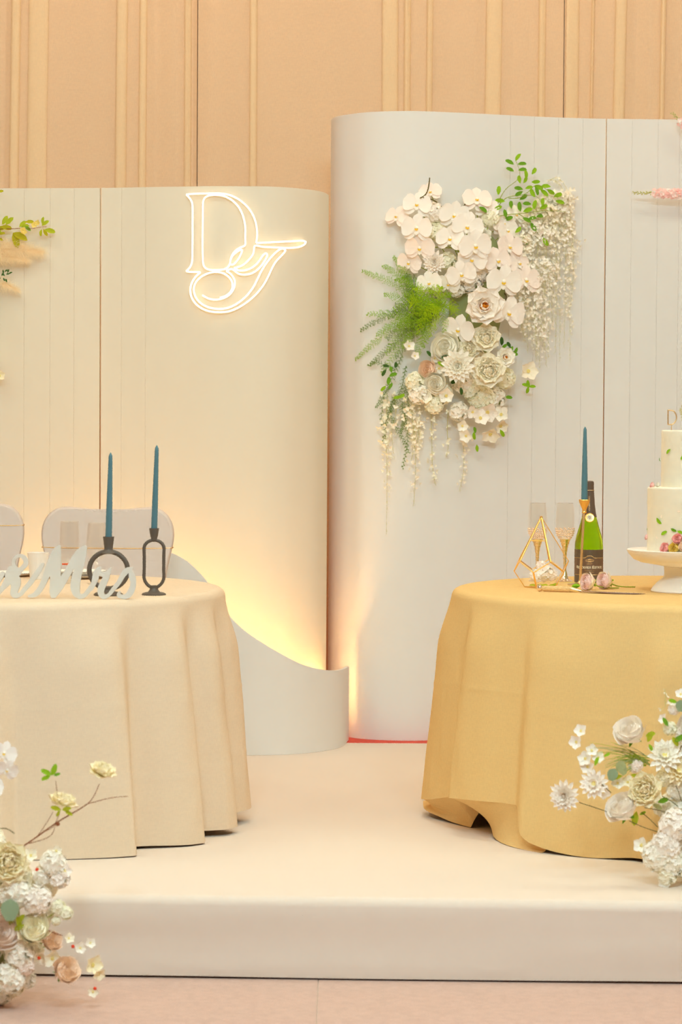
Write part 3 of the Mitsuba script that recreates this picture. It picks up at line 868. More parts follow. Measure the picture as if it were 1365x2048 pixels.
def plate(px, py, r, label, z=0.0, m='porcelain'):
    c = on(px, py, TOP)
    t = thing('plate', label, 'plate')
    obj('dish', lathe([(0, 0.002), (r * 0.6, 0.0), (r * 0.62, 0.002), (r * 0.97, 0.011), (r, 0.012), (r * 0.99, 0.0135), (r * 0.62, 0.006), (0, 0.005)], 56, (c[0], c[1], TOP + z)), m, t, 30)
    a = np.linspace(0, 2 * PI, 72, endpoint=False)
    obj('rim_line', tube(np.stack([c[0] + r * 0.995 * np.cos(a), c[1] + r * 0.995 * np.sin(a), 0 * a + TOP + z + 0.0128], 1), 0.0008, 5, True), 'porcelain_rim', t, True)


plate(18, 1152, 0.10, 'white dark-rimmed plate behind the ampersand of the sign')
plate(158, 1156, 0.108, 'lower white plate of the stack behind the letter M')
plate(158, 1156, 0.094, 'upper white plate of the stack behind the letter M', 0.0125)

# ------------------------------------------------------------------ things on the golden table
def terrarium():
    c = on(1083, 1177, TOP)
    Y = c[1] + 0.05
    k = c[1] / FOCAL
    x0 = at(1083, 1170, Y)[0]
    t = thing('terrarium', 'teardrop geometric glass terrarium with gold edges on golden table', 'terrarium')
    H = (1178 - 1036) * k
    turn = math.radians(-21)
    ang = lambda j, off=0.0: turn + (j + off) * 2 * PI / 5 - PI / 2
    rb, rl, ru = 33 * k, 54.5 * k, 54.5 * k
    zl, zu = 33 * k, 54 * k
    B = [np.array([x0 + rb * math.cos(ang(j)), Y + rb * math.sin(ang(j)), TOP + 0.002]) for j in range(5)]
    L = [np.array([x0 + rl * math.cos(ang(j)), Y + rl * math.sin(ang(j)), TOP + zl]) for j in range(5)]
    U = [np.array([x0 + ru * math.cos(ang(j, 0.5)), Y + ru * math.sin(ang(j, 0.5)), TOP + zu]) for j in range(5)]
    A = np.array([x0 - 1 * k, Y, TOP + H])
    edge = lambda p, q, r=0.0021: obj('gold_edge', tube([p, q], r, 6), 'gold', t)
    opening = 3
    for j in range(5):
        n = (j + 1) % 5
        edge(B[j], B[n], 0.0016)
        edge(B[j], L[j], 0.0030 if j == 0 else 0.0019)
        edge(L[j], U[j], 0.0019)
        edge(U[j], L[n], 0.0019)
        edge(U[j], A, 0.0034 if j in (0, 4) else 0.0019)
    # a cross bar where the door pane begins, between the two front struts
    p, q = U[0] + (A - U[0]) * 0.47, U[4] + (A - U[4]) * 0.47
    edge(p, q, 0.0014)
    obj('tip', lathe([(0, -0.006), (0.005, -0.006), (0.0045, 0.002), (0, 0.004)], 12, A), 'gold', t, 40)

    def pane(ps):
        ps = np.array(ps)
        m = ps.mean(0)
        v = np.vstack([ps * 0.985 + m * 0.015, [m * 1.0]])
        n_ = len(ps)
        i = np.arange(n_)
        obj('pane', TM(v, np.stack([i, (i + 1) % n_, 0 * i + n_], 1)), 'glass_pane', t)
    for j in range(5):
        n = (j + 1) % 5
        pane([B[j], B[n], L[n], U[j], L[j]])
        if j != opening:
            pane([U[j - 1], L[j], U[j], A])
    return x0, Y, k


tx0, tY, tk = terrarium()


def flute(px, base_py, label):
    c = on(px, base_py, TOP)
    k = c[1] / FOCAL
    t = thing('champagne_flute', label, 'glass', 'champagne flutes')
    h = (base_py - 1006) * k
    z = lambda py: (base_py - py) * k
    pos = (c[0], c[1], TOP)
    bowl = [(0, z(1078)), (9 * k, z(1077)), (15.5 * k, z(1068)), (18 * k, z(1055)), (18.6 * k, z(1040)), (17.6 * k, z(1022)), (15.6 * k, z(1006))]
    obj('bowl', lathe(bowl[1:], 40, pos), 'glass_drink', t, 50)
    rim = np.linspace(0, 2 * PI, 40, endpoint=False)
    obj('rim', tube(np.stack([c[0] + 15.6 * k * np.cos(rim), c[1] + 15.6 * k * np.sin(rim), 0 * rim + TOP + z(1006)], 1), 0.0009, 6, True), 'glass_rim', t, True)
    obj('stem', lathe([(0, z(1078)), (11.5 * k, z(1078)), (8.5 * k, z(1085)), (5.5 * k, z(1095)), (3.6 * k, z(1108)), (2.6 * k, z(1125)), (3.2 * k, z(1140)), (6 * k, z(1150)), (0, z(1151))], 24, pos), 'champagne_metal', t, 40)
    th = np.linspace(0, 14 * PI, 150)
    s = np.linspace(0, 1, 150)
    rr = np.interp(z(1079) - s * (z(1079) - z(1130)), [z(1130), z(1108), z(1095), z(1085), z(1079)], np.array([2.8, 3.8, 5.6, 8.6, 11.2]) * k)
    obj('twist', tube(np.stack([c[0] + rr * np.cos(th), c[1] + rr * np.sin(th), TOP + z(1079) - s * (z(1079) - z(1130))], 1), 0.0011, 5), 'gold_soft', t, True)
    obj('foot', lathe([(0, 0), (17 * k, 0), (17.4 * k, 0.0015), (15 * k, 0.003), (8 * k, z(1157)), (5.5 * k, z(1150)), (0, z(1150))], 36, pos), 'crystal', t, 40)
    gems = []
    rng = np.random.default_rng(px)
    for row, py in enumerate((1057, 1061.5, 1066, 1070.5, 1075)):
        R = np.interp(py, [1055, 1068, 1077], [18.6, 16.4, 11.5]) * k
        n = int(2 * PI * R / 0.0075)
        if row == 0:
            n = n // 2
        for a in np.arange(n) * 2 * PI / n + row * 0.2:
            g = trimesh.creation.icosphere(0, 0.0034 * rng.uniform(0.8, 1.2))
            g.apply_translation((c[0] + R * math.cos(a), c[1] + R * math.sin(a), TOP + z(py)))
            gems.append(g)
    key = obj('rhinestones', join(gems), 'crystal', t)
    labels[key] = {'label': 'band of sparkling rhinestones', 'kind': 'stuff'}


flute(1075, 1162, 'champagne flute with rhinestones standing behind the terrarium')
flute(1130, 1163, 'champagne flute with rhinestones between terrarium and green bottle')


def wrap(mesh, c, R, mid, z0, lift=0.0006):
    """Lays flat lettering (x along, y up, z out) on an upright cylinder; mid is the angle it faces (0 = toward the camera's side)."""
    v = np.array(mesh.vertices)
    xm = (v[:, 0].min() + v[:, 0].max()) / 2
    a = (v[:, 0] - xm) / R + mid
    r = R + lift + v[:, 2]
    mesh.vertices = np.stack([c[0] + r * np.sin(a), c[1] - r * np.cos(a), z0 + v[:, 1]], 1)
    return mesh


def sheet(c, prof, mid, half, n=24):
    """A label: a patch of the lathed profile, half wide in radians."""
    a = np.linspace(mid - half, mid + half, n)
    p = np.array(prof)
    v = np.stack([c[0] + p[:, :1] * np.sin(a), c[1] - p[:, :1] * np.cos(a), np.repeat(p[:, 1:], n, 1)], -1).reshape(-1, 3)
    return TM(v, grid_faces(len(p), n))


def bottle():
    c = on(1178, 1166, TOP)
    k = c[1] / FOCAL
    t = thing('champagne_bottle', 'green champagne bottle with dark label and foil, standing among flutes and roses', 'bottle')
    pos = np.array([c[0], c[1], TOP])
    z = lambda py: (1166 - py) * k
    body = [(0, 0.004), (20 * k, 0), (26 * k, 0.002), (28 * k, 0.008), (28.4 * k, z(1150)), (28.4 * k, z(1092)), (27.6 * k, z(1082)), (25.3 * k, z(1071)), (21.5 * k, z(1058)), (17.8 * k, z(1046)), (14.4 * k, z(1033)), (12.4 * k, z(1022)), (10.6 * k, z(1008)), (9.4 * k, z(990)), (8.6 * k, z(975)), (8.2 * k, z(966)), (0, z(965))]
    obj('glass', lathe(body, 56, pos), 'glass_green', t, 45)
    foil = [(14.9 * k, z(1033.5)), (12.8 * k, z(1022)), (11.0 * k, z(1008)), (9.8 * k, z(990)), (9.1 * k, z(983)), (9.4 * k, z(981)), (9.3 * k, z(979)), (8.9 * k, z(978)), (8.9 * k, z(966)), (8.4 * k, z(963)), (6.5 * k, z(961.5)), (0, z(961.2))]
    obj('foil', lathe(foil, 48, pos), 'foil_dark', t, 40)
    a = np.linspace(0, 2 * PI, 40, endpoint=False)
    obj('wire_collar', tube(np.stack([pos[0] + 9.6 * k * np.cos(a), pos[1] + 9.6 * k * np.sin(a), 0 * a + TOP + z(980)], 1), 0.0011, 5, True), 'champagne_metal', t, True)
    f = -0.04
    R = 28.4 * k
    lab = obj('label', sheet(pos, [(R + 0.0004, TOP + z(1164)), (R + 0.0004, TOP + z(1098))], f, 1.75), 'label_brown', t)
    lower = obj('base_label', sheet(pos, [(R + 0.0006, TOP + z(1149)), (R + 0.0006, TOP + z(1116))], f, 1.75), 'label_band', t)
    P = f'{t}__label'
    s = k
    line = lambda pts, r, m: obj('gold_line', tube([pos + [(R + 0.0011) * math.sin(a_), -(R + 0.0011) * math.cos(a_), z(py)] for a_, py in pts], r, 5), m, P)
    arch = [(f + u, 1114.5 - 4.2 * math.exp(-(u / 0.25) ** 4)) for u in np.linspace(-1.3, 1.3, 50)]
    line(arch, 0.0007, 'gold_soft')
    line([(f + u, 1148) for u in np.linspace(-1.3, 1.3, 30)], 0.0007, 'gold_soft')
    word = lambda txt, h, py, m, bold=False: obj('lettering', wrap(meshkit.text_mesh(txt, h, 0.0004, bold), pos, R, f, TOP + z(py)), m, P)
    # small capitals with larger initials
    big, small = 5.4 * k, 4.3 * k
    ms, x = [], 0.0
    for w in ('ROEDERER', 'ESTATE'):
        for kk, ch in enumerate((w[0], w[1:])):
            m = meshkit.text_mesh(ch, (big, small)[kk] * 1.0, 0.0004, True)
            m.vertices[:, 0] *= 0.92
            m.vertices[:, 0] += x - m.vertices[:, 0].min()
            x = m.vertices[:, 0].max() + 0.0008
            ms.append(m)
        x += 0.003
    m = join(ms)
    width = m.vertices[:, 0].max() - m.vertices[:, 0].min()
    m.vertices[:, 0] *= (2.05 * R) / width
    obj('lettering', wrap(m, pos, R, f, TOP + z(1135.5)), 'label_cream', P)
    word('BRUT', 3.0 * k, 1127.5, 'gold_soft')
    word('ANDERSON VALLEY', 1.5 * k, 1140.0, 'gold_soft')
    word('SPARKLING WINE', 1.4 * k, 1143.5, 'gold_soft')
    # small scroll emblem over the words
    em = [tube([(math.cos(q) * rx * k, math.sin(q) * ry * k, 0.0003) for q in np.linspace(0, 2 * PI, 22, endpoint=False)], 0.0006, 4, True) for rx, ry in ((8.5, 2.2), (5.0, 3.0), (2.4, 1.6))]
    obj('emblem', wrap(join(em), pos, R, f, TOP + z(1119.5)), 'gold_soft', P)
    # neck: upright gold lettering and a round medallion
    m = meshkit.text_mesh('ROEDERER ESTATE', 3.0 * k, 0.0004, True)
    v = np.array(m.vertices)
    ln = v[:, 0].max()
    v[:, 0] *= 29 * k / ln
    m.vertices = np.stack([-v[:, 1], v[:, 0], v[:, 2]], 1)
    rr = lambda py: np.interp(py, [983, 990, 1008, 1022, 1033], np.array([9.1, 9.8, 11.0, 12.8, 14.9]) * k)
    v = np.array(m.vertices)
    py = 1021 - v[:, 1] / k
    aa = v[:, 0] / rr(py) + 0.02
    q = rr(py) + 0.0007 + v[:, 2]
    m.vertices = np.stack([pos[0] + q * np.sin(aa), pos[1] - q * np.cos(aa), TOP + z(py)], 1)
    obj('neck_lettering', m, 'gold_soft', t)
    med = frame((-0.05, -1, 0.28), 0, 1, pos + [-0.001, -14.6 * k - 0.0026, z(1034.5)])
    obj('medallion', moved(lathe([(0, -0.001), (9.3 * k, -0.001), (9.6 * k, 0.0002), (8.8 * k, 0.0012), (7.6 * k, 0.0008), (0, 0.0008)], 32), med), 'gold', t, 30)
    obj('medallion_face', moved(lathe([(0, 0.0005), (5.6 * k, 0.0005), (5.4 * k, 0.0016), (0, 0.0017)], 28), med), 'label_cream', t, 30)
    sh = trimesh.creation.extrude_polygon(Polygon([(-2.4 * k, 2.6 * k), (2.4 * k, 2.6 * k), (2.3 * k, -0.6 * k), (0, -3.2 * k), (-2.3 * k, -0.6 * k)]).difference(Polygon([(-1.4 * k, 1.6 * k), (1.4 * k, 1.6 * k), (1.3 * k, -0.4 * k), (0, -1.9 * k), (-1.3 * k, -0.4 * k)])), 0.0006, engine='earcut')
    obj('medallion_crest', moved(sh, med @ trimesh.transformations.translation_matrix((0, 0, 0.0016))), 'foil_dark', t)


mat('label_band', (0.15, 0.09, 0.055), 0.45, 0.4)
bottle()


def candlestick():
    c = on(1161, 1170, TOP)
    k = c[1] / FOCAL
    t = thing('candlestick', 'slender gold candlestick with tulip cup in front of the green bottle', 'candlestick')
    z = lambda py: (1170 - py) * k
    x, y = c[0], c[1]
    lean = 6.5 * k / z(1022)
    obj('base', lathe([(0, 0), (25 * k, 0), (25.5 * k, 0.002), (23 * k, 0.004), (6 * k, 0.007), (3.4 * k, 0.014), (0, 0.015)], 36, (x, y, TOP)), 'gold_soft', t, 40)
    obj('rod', tube([(x, y, TOP + 0.012), (x + lean * z(1024), y, TOP + z(1024))], 2.5 * k, 12), 'gold_soft', t, True)
    cx = x + lean * z(1010)
    obj('cup', lathe([(0, z(1026)), (4.5 * k, z(1026)), (5.2 * k, z(1024)), (4.4 * k, z(1022.5)), (4.2 * k, z(1020)), (5.2 * k, z(1016)), (8.4 * k, z(1009)), (11 * k, z(1002)), (11.2 * k, z(1000)), (10 * k, z(998.5)), (10 * k, z(999)), (6 * k, z(1003)), (0, z(1003))], 36, (cx, y, TOP)), 'gold', t, 40)
    pet = []
    for j in range(9):
        a = j * 2 * PI / 9
        s = trimesh.creation.icosphere(2, 1.0)
        s.apply_scale((3.6 * k, 1.6 * k, 5.6 * k))
        s.apply_transform(trimesh.transformations.rotation_matrix(0.45, [1, 0, 0]))
        s.apply_transform(trimesh.transformations.rotation_matrix(a, [0, 0, 1]))
        s.apply_translation((cx + 8.6 * k * math.sin(a), y - 8.6 * k * math.cos(a), TOP + z(1004)))
        pet.append(s)
    for p in pet:
        obj('cup_petal', p, 'gold', t, True)
    candle((cx, y, TOP + z(1003)), (1003 - 853) * k, 6.4 * k, 3.4 * k, 0.0, 'blue taper candle in the gold candlestick before the bottle')


candlestick()


def cake():
    c = on(1381, 1184, TOP)
    k = c[1] / FOCAL
    x, y = c[0], c[1] + 0.02
    z = lambda py: (1184 - py) * k
    st = thing('cake_stand', 'white footed cake stand holding the tiered cake', 'cake stand')
    obj('foot', lathe([(0, 0), (76 * k, 0), (77 * k, 2 * k), (72 * k, 10 * k), (62 * k, 20 * k), (54 * k, 26 * k), (51 * k, 30 * k), (50 * k, 40 * k), (51 * k, 50 * k), (53 * k, 54 * k), (0, 54 * k)], 64, (x, y, TOP)), 'porcelain', st, 40)
    obj('plate', lathe([(0, z(1133)), (53 * k, z(1133)), (62 * k, z(1131)), (98 * k, z(1125)), (112 * k, z(1119)), (122 * k, z(1108)), (125 * k, z(1102.5)), (126 * k, z(1100)), (124 * k, z(1099)), (118 * k, z(1102)), (0, z(1103))], 72, (x, y, TOP)), 'porcelain', st, 25)
    ck = thing('wedding_cake', 'cream two tier cake with sugar leaves and pink and yellow roses, cut by photo edge', 'cake')

    def tier(r, z0, z1, seed):
        n, rows = 120, 16
        a = np.arange(n) * 2 * PI / n
        prof = [(0.0, z0)] + [(r, zz) for zz in np.linspace(z0, z1 - 0.006, rows)] + [(r - 0.0015, z1 - 0.002), (r - 0.006, z1), (0.0, z1)]
        p = np.array(prof)
        bump = (meshkit.fbm(np.stack([np.cos(a)[None] * r * 30 + 0 * p[:, :1], np.sin(a)[None] * r * 30 + 0 * p[:, :1], p[:, 1:] * 120 + 0 * a[None]], -1), 3, seed) - 0.5) * 0.004
        R = np.where(p[:, :1] > r * 0.5, p[:, :1] + bump, p[:, :1])
        v = np.stack([x + R * np.cos(a), y + R * np.sin(a), TOP + p[:, 1:] + 0 * R], -1).reshape(-1, 3)
        return TM(v, grid_faces(len(p), n, True)[:, ::-1])
    obj('lower_tier', tier(85 * k, z(1103), z(974), 2), 'icing', ck, 40)
    obj('upper_tier', tier(58.5 * k, z(974), z(860), 5), 'icing', ck, 40)
    return x, y, k, ck


cake_x, cake_y, cake_k, cake_key = cake()


def cake_knife():
    a, b = on(1080, 1183, TOP), on(1290, 1189, TOP)
    k = a[1] / FOCAL
    t = thing('cake_knife', 'cake knife with twine-wrapped handle and crystal end lying on golden cloth', 'knife')
    d = (b - a) / np.linalg.norm(b - a)
    n = np.array([-d[1], d[0], 0])
    L = np.linalg.norm(b - a)
    P = lambda s, h, w=0.0: a + d * s + n * w + [0, 0, h]
    g = trimesh.creation.icosphere(1, 7.2 * k)
    g.apply_scale((0.9, 1, 1))
    g.apply_translation(P(0.0, 7.2 * k))
    obj('crystal_end', g, 'crystal', t)
    obj('handle', tube([P(5 * k, 6.4 * k), P(9 * k, 6.6 * k), P(36 * k, 6.4 * k), P(64 * k, 6.2 * k)], [4.6 * k, 5.4 * k, 5.6 * k, 5.0 * k], 14), 'jute', t, True)
    wr = []
    for s in np.linspace(9, 62, 22):
        q = np.linspace(0, 2 * PI, 14, endpoint=False)
        wr.append(tube([P(s * k + 0.0008 * math.sin(w), 6.4 * k + 5.4 * k * math.cos(w), 5.4 * k * math.sin(w)) for w in q], 0.0011, 4, True))
    key = obj('twine', join(wr), 'jute', t)
    obj('ferrule', tube([P(63 * k, 6.0 * k), P(70 * k, 5.4 * k), P(86 * k, 3.4 * k)], [5.2 * k, 4.8 * k, 2.0 * k], 12), 'champagne_metal', t, True)
    poly = Polygon([(80, -1.5), (92, -6), (150, -9), (195, -7), (212, 2), (190, 5), (120, 5), (80, 2)]).buffer(0.6)
    m = trimesh.creation.extrude_polygon(poly, 1.0, engine='earcut')
    v = np.array(m.vertices)
    s = v[:, 0] * (L / 212.0)
    m.vertices = a + d * s[:, None] + n * (v[:, 1:2] * k * 1.6) + np.array([0, 0, 1.0]) * (0.0016 + 0.004 * np.clip((130 * k - s) / (60 * k), 0, 1) + v[:, 2] * 0.0012)[:, None]
    obj('blade', m, 'steel_dark', t)


cake_knife()

# ------------------------------------------------------------------ flowers: built once, then placed
def petal(L, W, cup=0.2, bend=0.4, nu=5, nv=4, um=0.62, base=0.25, ruf=0.0, phase=0.0, lift=0.0):
    """A petal that starts at the origin and runs along +x, its face to +z."""
    u = np.linspace(0, 1, nu + 1)
    v = np.linspace(-1, 1, nv + 1)
    w = np.where(u < um, base + (1 - base) * np.sin(PI / 2 * np.clip(u / um, 0, 1)) ** 1.2, np.sqrt(np.clip(1 - (np.clip(u - um, 0, 1) / (1.0001 - um)) ** 2, 0, 1)))
    w = np.maximum(w, 0.04) * W / 2
    a = lift + bend * u
    du = 1.0 / nu
    x = np.concatenate([[0], np.cumsum(np.cos((a[1:] + a[:-1]) / 2) * du)]) * L
    z = np.concatenate([[0], np.cumsum(np.sin((a[1:] + a[:-1]) / 2) * du)]) * L
    X = x[:, None] - np.sin(a)[:, None] * cup * W * v[None] ** 2 * w[:, None] / (W / 2)
    Y = v[None] * w[:, None] * (1 - 0.15 * cup)
    Z = z[:, None] + np.cos(a)[:, None] * cup * W * v[None] ** 2 * w[:, None] / (W / 2)
    if ruf:
        Z = Z + ruf * L * np.sin(v[None] * 5.0 + u[:, None] * 4.0 + phase) * u[:, None] ** 2
    return np.stack([X + 0 * Y, Y, Z], -1).reshape(-1, 3), grid_faces(nu + 1, nv + 1)


def turn(vf, az=0.0, el=0.0, r0=0.0, h=0.0, roll=0.0):
    v, f = vf
    R = trimesh.transformations.euler_matrix(roll, -el, az, 'sxyz')[:3, :3]
    return v @ R.T + np.array([r0 * math.cos(az), r0 * math.sin(az), h]), f


def stuffed(pieces):
    return mikit.ply(join([TM(*p) for p in pieces]), None, True)


def P_(vf):
    return mikit.ply(TM(*vf), None, True)


def ball(r, p=(0, 0, 0), s=(1, 1, 1), n=1):
    m = trimesh.creation.icosphere(n, r)
    return np.array(m.vertices) * s + p, np.array(m.faces)


# each flower: list of (part name, ply, bsdf slot); radius about 1, facing +z, +y up. Slots: 0 the bloom's own material, or a name.
def orchid_kind(seed):
    r = np.random.default_rng(seed)
    j = lambda s: r.uniform(-s, s)
    out = []
    for az, L, W in ((PI / 2, 0.95, 0.66), (PI / 2 + 2.2, 0.95, 0.62), (PI / 2 - 2.2, 0.95, 0.62)):
        out.append(('sepal', P_(turn(petal(L, W, 0.06, -0.25 + j(0.2), 5, 4, 0.55, 0.35), az + j(0.08), 0.12 + j(0.1), 0.03, -0.02)), 0))
    for az in (0.22, PI - 0.22):
        out.append(('petal', P_(turn(petal(1.0, 1.22, 0.05, -0.3 + j(0.25), 6, 6, 0.6, 0.22, 0.03, j(3)), az + j(0.08), 0.2 + j(0.12), 0.02, 0.04)), 0))
    lip = [ball(0.11, (0, 0.05, 0.12), (1, 1, 1)), turn(petal(0.42, 0.30, -0.3, -0.9, 4, 3, 0.5, 0.5), -PI / 2, 0.75, 0.02, 0.1), turn(petal(0.26, 0.2, 0.4, 0.9, 3, 3), -PI / 2 + 0.9, 0.5, 0.03, 0.1), turn(petal(0.26, 0.2, 0.4, 0.9, 3, 3), -PI / 2 - 0.9, 0.5, 0.03, 0.1)]
    out.append(('lip', stuffed(lip), 'lip'))
    out.append(('throat', stuffed([ball(0.075, (0, -0.07, 0.2), (1.3, 0.8, 0.7)), ball(0.05, (0.07, -0.03, 0.18)), ball(0.05, (-0.07, -0.03, 0.18))]), 'pollen'))
    return out


def peony_kind(seed, open_=0.0, layers=5, centre='same'):
    """Broad guard petals around a ruffled dome; open_ > 0 leaves the middle open with stamens."""
    r = np.random.default_rng(seed)
    out, inner = [], []
    for k in range(2):
        for i in range(8):
            az = 2 * PI * (i + 0.5 * k) / 8 + r.uniform(-0.12, 0.12)
            p = turn(petal((1.0 - 0.12 * k) * r.uniform(0.94, 1.05), 0.80, 0.18, 0.5, 5, 5, 0.68, 0.35, 0.07, r.uniform(0, 6)), az, 0.12 + 0.3 * k + r.uniform(-0.1, 0.1), 0.05, 0.05 * k)
            if k == 0:
                out.append(('petal', P_(p), 0))
            else:
                inner.append(p)
    if centre == 'same':
        n = 64
        for i in range(n):
            q = (i + 0.5) / n
            th = math.acos(1 - 0.92 * q)                   # from the dome's top outwards
            az = i * 2.39996
            L = 0.62 + 0.2 * q
            p = turn(petal(L * r.uniform(0.9, 1.08), 0.30 + 0.18 * q, 0.22, 0.9 - 0.2 * q, 5, 4, 0.75, 0.3, 0.13, r.uniform(0, 6)), az, PI / 2 - th * 0.95 + r.uniform(-0.1, 0.1), 0.02 + 0.05 * q, 0.05)
            inner.append(p)
    else:
        for k in range(2, layers):
            for i in range(8):
                az = 2 * PI * (i + 0.5 * (k % 2)) / 8 + r.uniform(-0.12, 0.12)
                inner.append(turn(petal((0.92 - 0.13 * k) * r.uniform(0.92, 1.06), 0.62 - 0.05 * k, 0.22, 0.6, 5, 4, 0.68, 0.35, 0.08, r.uniform(0, 6)), az, 0.22 + 0.26 * k + r.uniform(-0.1, 0.1), 0.06, 0.06))
    out.append(('inner_petals', stuffed(inner), 0))
    if centre != 'same':
        st = [ball(0.05, (0.2 * q * math.cos(a), 0.2 * q * math.sin(a), 0.30 + 0.06 * math.cos(7 * a))) for a, q in zip(r.uniform(0, 2 * PI, 44), np.sqrt(r.uniform(0, 1, 44)))]
        out.append(('stamens', stuffed(st), centre))
    return out


def rose_kind(seed):
    """A rounded half-open bloom: petals wrapped close around a bud."""
    r = np.random.default_rng(seed)
    out, inner = [], []
    rings = ((5, 0.80, 1.02, 0.16), (5, 0.72, 1.10, 0.10), (5, 0.60, 1.17, 0.06), (4, 0.45, 1.22, 0.05), (4, 0.34, 1.25, 0.04), (3, 0.24, 1.27, 0.03), (3, 0.15, 1.28, 0.02), (2, 0.07, 1.28, 0.0))
    for k, (n, R, H, fl) in enumerate(rings):
        for i in range(n):
            a0 = 2 * PI * (i + 0.37 * k) / n + r.uniform(-0.15, 0.15)
            span = 2 * PI / n * 0.72
            u = np.linspace(0, 1, 7)
            v = np.linspace(-1, 1, 7)
            edge = 1 - 0.18 * v ** 4
            rad = R * (0.30 + 0.78 * np.sin(np.minimum(u, 0.97) * PI * 0.58) ** 0.8)
            flare = fl * np.clip(u - 0.68, 0, 1) * 2.2
            A = a0 + span * v[None] * (0.7 + 0.3 * np.sin(u * PI * 0.6))[:, None]
            RR = (rad + flare)[:, None] * (1 + 0.07 * v[None] ** 2 + 0.13 * v[None]) + 0.02 * np.sin(4 * v + i + k)[None] * u[:, None] ** 2
            Z = (H * u)[:, None] * edge[None] - 0.6 - flare[:, None] * 0.35 + 0.03 * np.sin(3 * v + 2 * i)[None] * u[:, None]
            pv = np.stack([RR * np.cos(A), RR * np.sin(A), Z + 0 * RR], -1).reshape(-1, 3)
            if k == 0:
                out.append(('petal', P_((pv, grid_faces(7, 7))), 0))
            else:
                inner.append((pv, grid_faces(7, 7)))
    fill = [(R * 0.95, 0.75 * H - 0.62) for n, R, H, fl in rings[::-1]]
    core = lathe([(0, fill[0][1])] + fill + [(0.62, -0.15), (0.3, -0.5), (0, -0.6)], 20)
    inner.append((np.array(core.vertices), np.array(core.faces)))
    out.append(('inner_petals', stuffed(inner), 0))
    cal = [turn(petal(0.6, 0.24, 0.2, 0.7, 4, 2, 0.3, 0.6), 2 * PI * i / 5, -0.3, 0.1, -0.6) for i in range(5)]
    out.append(('calyx', stuffed(cal), 'leaf_mid'))
    return out


def daisy_kind(seed, centre='pollen_yellow', layers=3, n=14):
    r = np.random.default_rng(seed)
    out, inner = [], []
    for k in range(layers):
        q = k / max(1, layers - 1)
        for i in range(n):
            az = 2 * PI * (i + 0.5 * k) / n + r.uniform(-0.06, 0.06)
            p = turn(petal((1 - 0.45 * q) * r.uniform(0.92, 1.05), 0.30, 0.28, 0.25 + 0.3 * q, 5, 2, 0.72, 0.4), az, 0.12 + 0.7 * q + r.uniform(-0.06, 0.06), 0.06, 0.05 * k)
            (out if k == 0 else inner).append(('petal', P_(p), 0) if k == 0 else p)
    inner.append(ball(0.30, (0, 0, 0.06), (1, 1, 0.8), 2))
    if centre == 'same':
        for i in range(26):
            inner.append(turn(petal(0.34, 0.16, 0.3, 0.9, 3, 2), r.uniform(0, 2 * PI), r.uniform(0.6, 1.35), r.uniform(0, 0.16), 0.20))
        out.append(('inner_petals', stuffed(inner), 0))
    else:
        out.append(('inner_petals', stuffed(inner), 0))
        out.append(('stamens', stuffed([ball(0.05, (0.14 * math.cos(a) * q, 0.14 * math.sin(a) * q, 0.26)) for a, q in zip(r.uniform(0, 2 * PI, 26), r.uniform(0, 1, 26))]), centre))
    return out


def hydrangea_kind(seed, n=70, squash=0.75):
    r = np.random.default_rng(seed)
    out = []
    for i in range(n):
        c = 1 - 1.55 * (i + 0.5) / n
        a = i * 2.39996
        d = np.array([math.sqrt(max(0, 1 - c * c)) * math.cos(a), math.sqrt(max(0, 1 - c * c)) * math.sin(a), c])
        M = frame(d + r.normal(0, 0.25, 3), r.uniform(0, 6), 0.27 * r.uniform(0.85, 1.15))
        pos = d * 0.78 * r.uniform(0.93, 1.07) * [1, 1, squash]
        for q in range(4):
            v, f = turn(petal(1.0, 0.95, 0.12, 0.3, 3, 2, 0.6, 0.3), q * PI / 2 + r.uniform(-0.15, 0.15), 0.1 + r.uniform(-0.15, 0.15), 0.04)
            out.append((v @ M[:3, :3].T + pos, f))
    core = ball(0.62, (0, 0, 0), (1, 1, squash))
    return [('florets', stuffed(out), 0), ('core', P_(core), 'stem_green')]


def lily_kind(seed):
    r = np.random.default_rng(seed)
    out = []
    for i in range(5):
        out.append(('petal', P_(turn(petal(1.0, 0.82, 0.22, 0.2 + r.uniform(-0.1, 0.1), 5, 4, 0.6, 0.3, 0.05, i), 2 * PI * i / 5 + r.uniform(-0.15, 0.15), 0.45 + r.uniform(-0.12, 0.12), 0.05)), 0))
    st = [ball(0.07, (0.1 * math.cos(a), 0.1 * math.sin(a), 0.25)) for a in np.arange(7) * 0.9]
    out.append(('stamens', stuffed(st), 'pollen_yellow'))
    return out


KINDS = {'orchid': [orchid_kind(s) for s in (1, 2, 3, 4)], 'peony': [peony_kind(s) for s in (5, 6)], 'open_peony': [peony_kind(7, 0.7, 4, 'pollen_orange')],
         'rose': [rose_kind(s) for s in (8, 9)], 'dahlia': [daisy_kind(10, 'same', 4, 15)], 'daisy': [daisy_kind(11), daisy_kind(12, 'pollen_yellow', 4, 12)],
         'hydrangea': [hydrangea_kind(s) for s in (13, 14, 15)], 'blossom': [lily_kind(s) for s in (16, 17)]}
rng = np.random.default_rng(77)


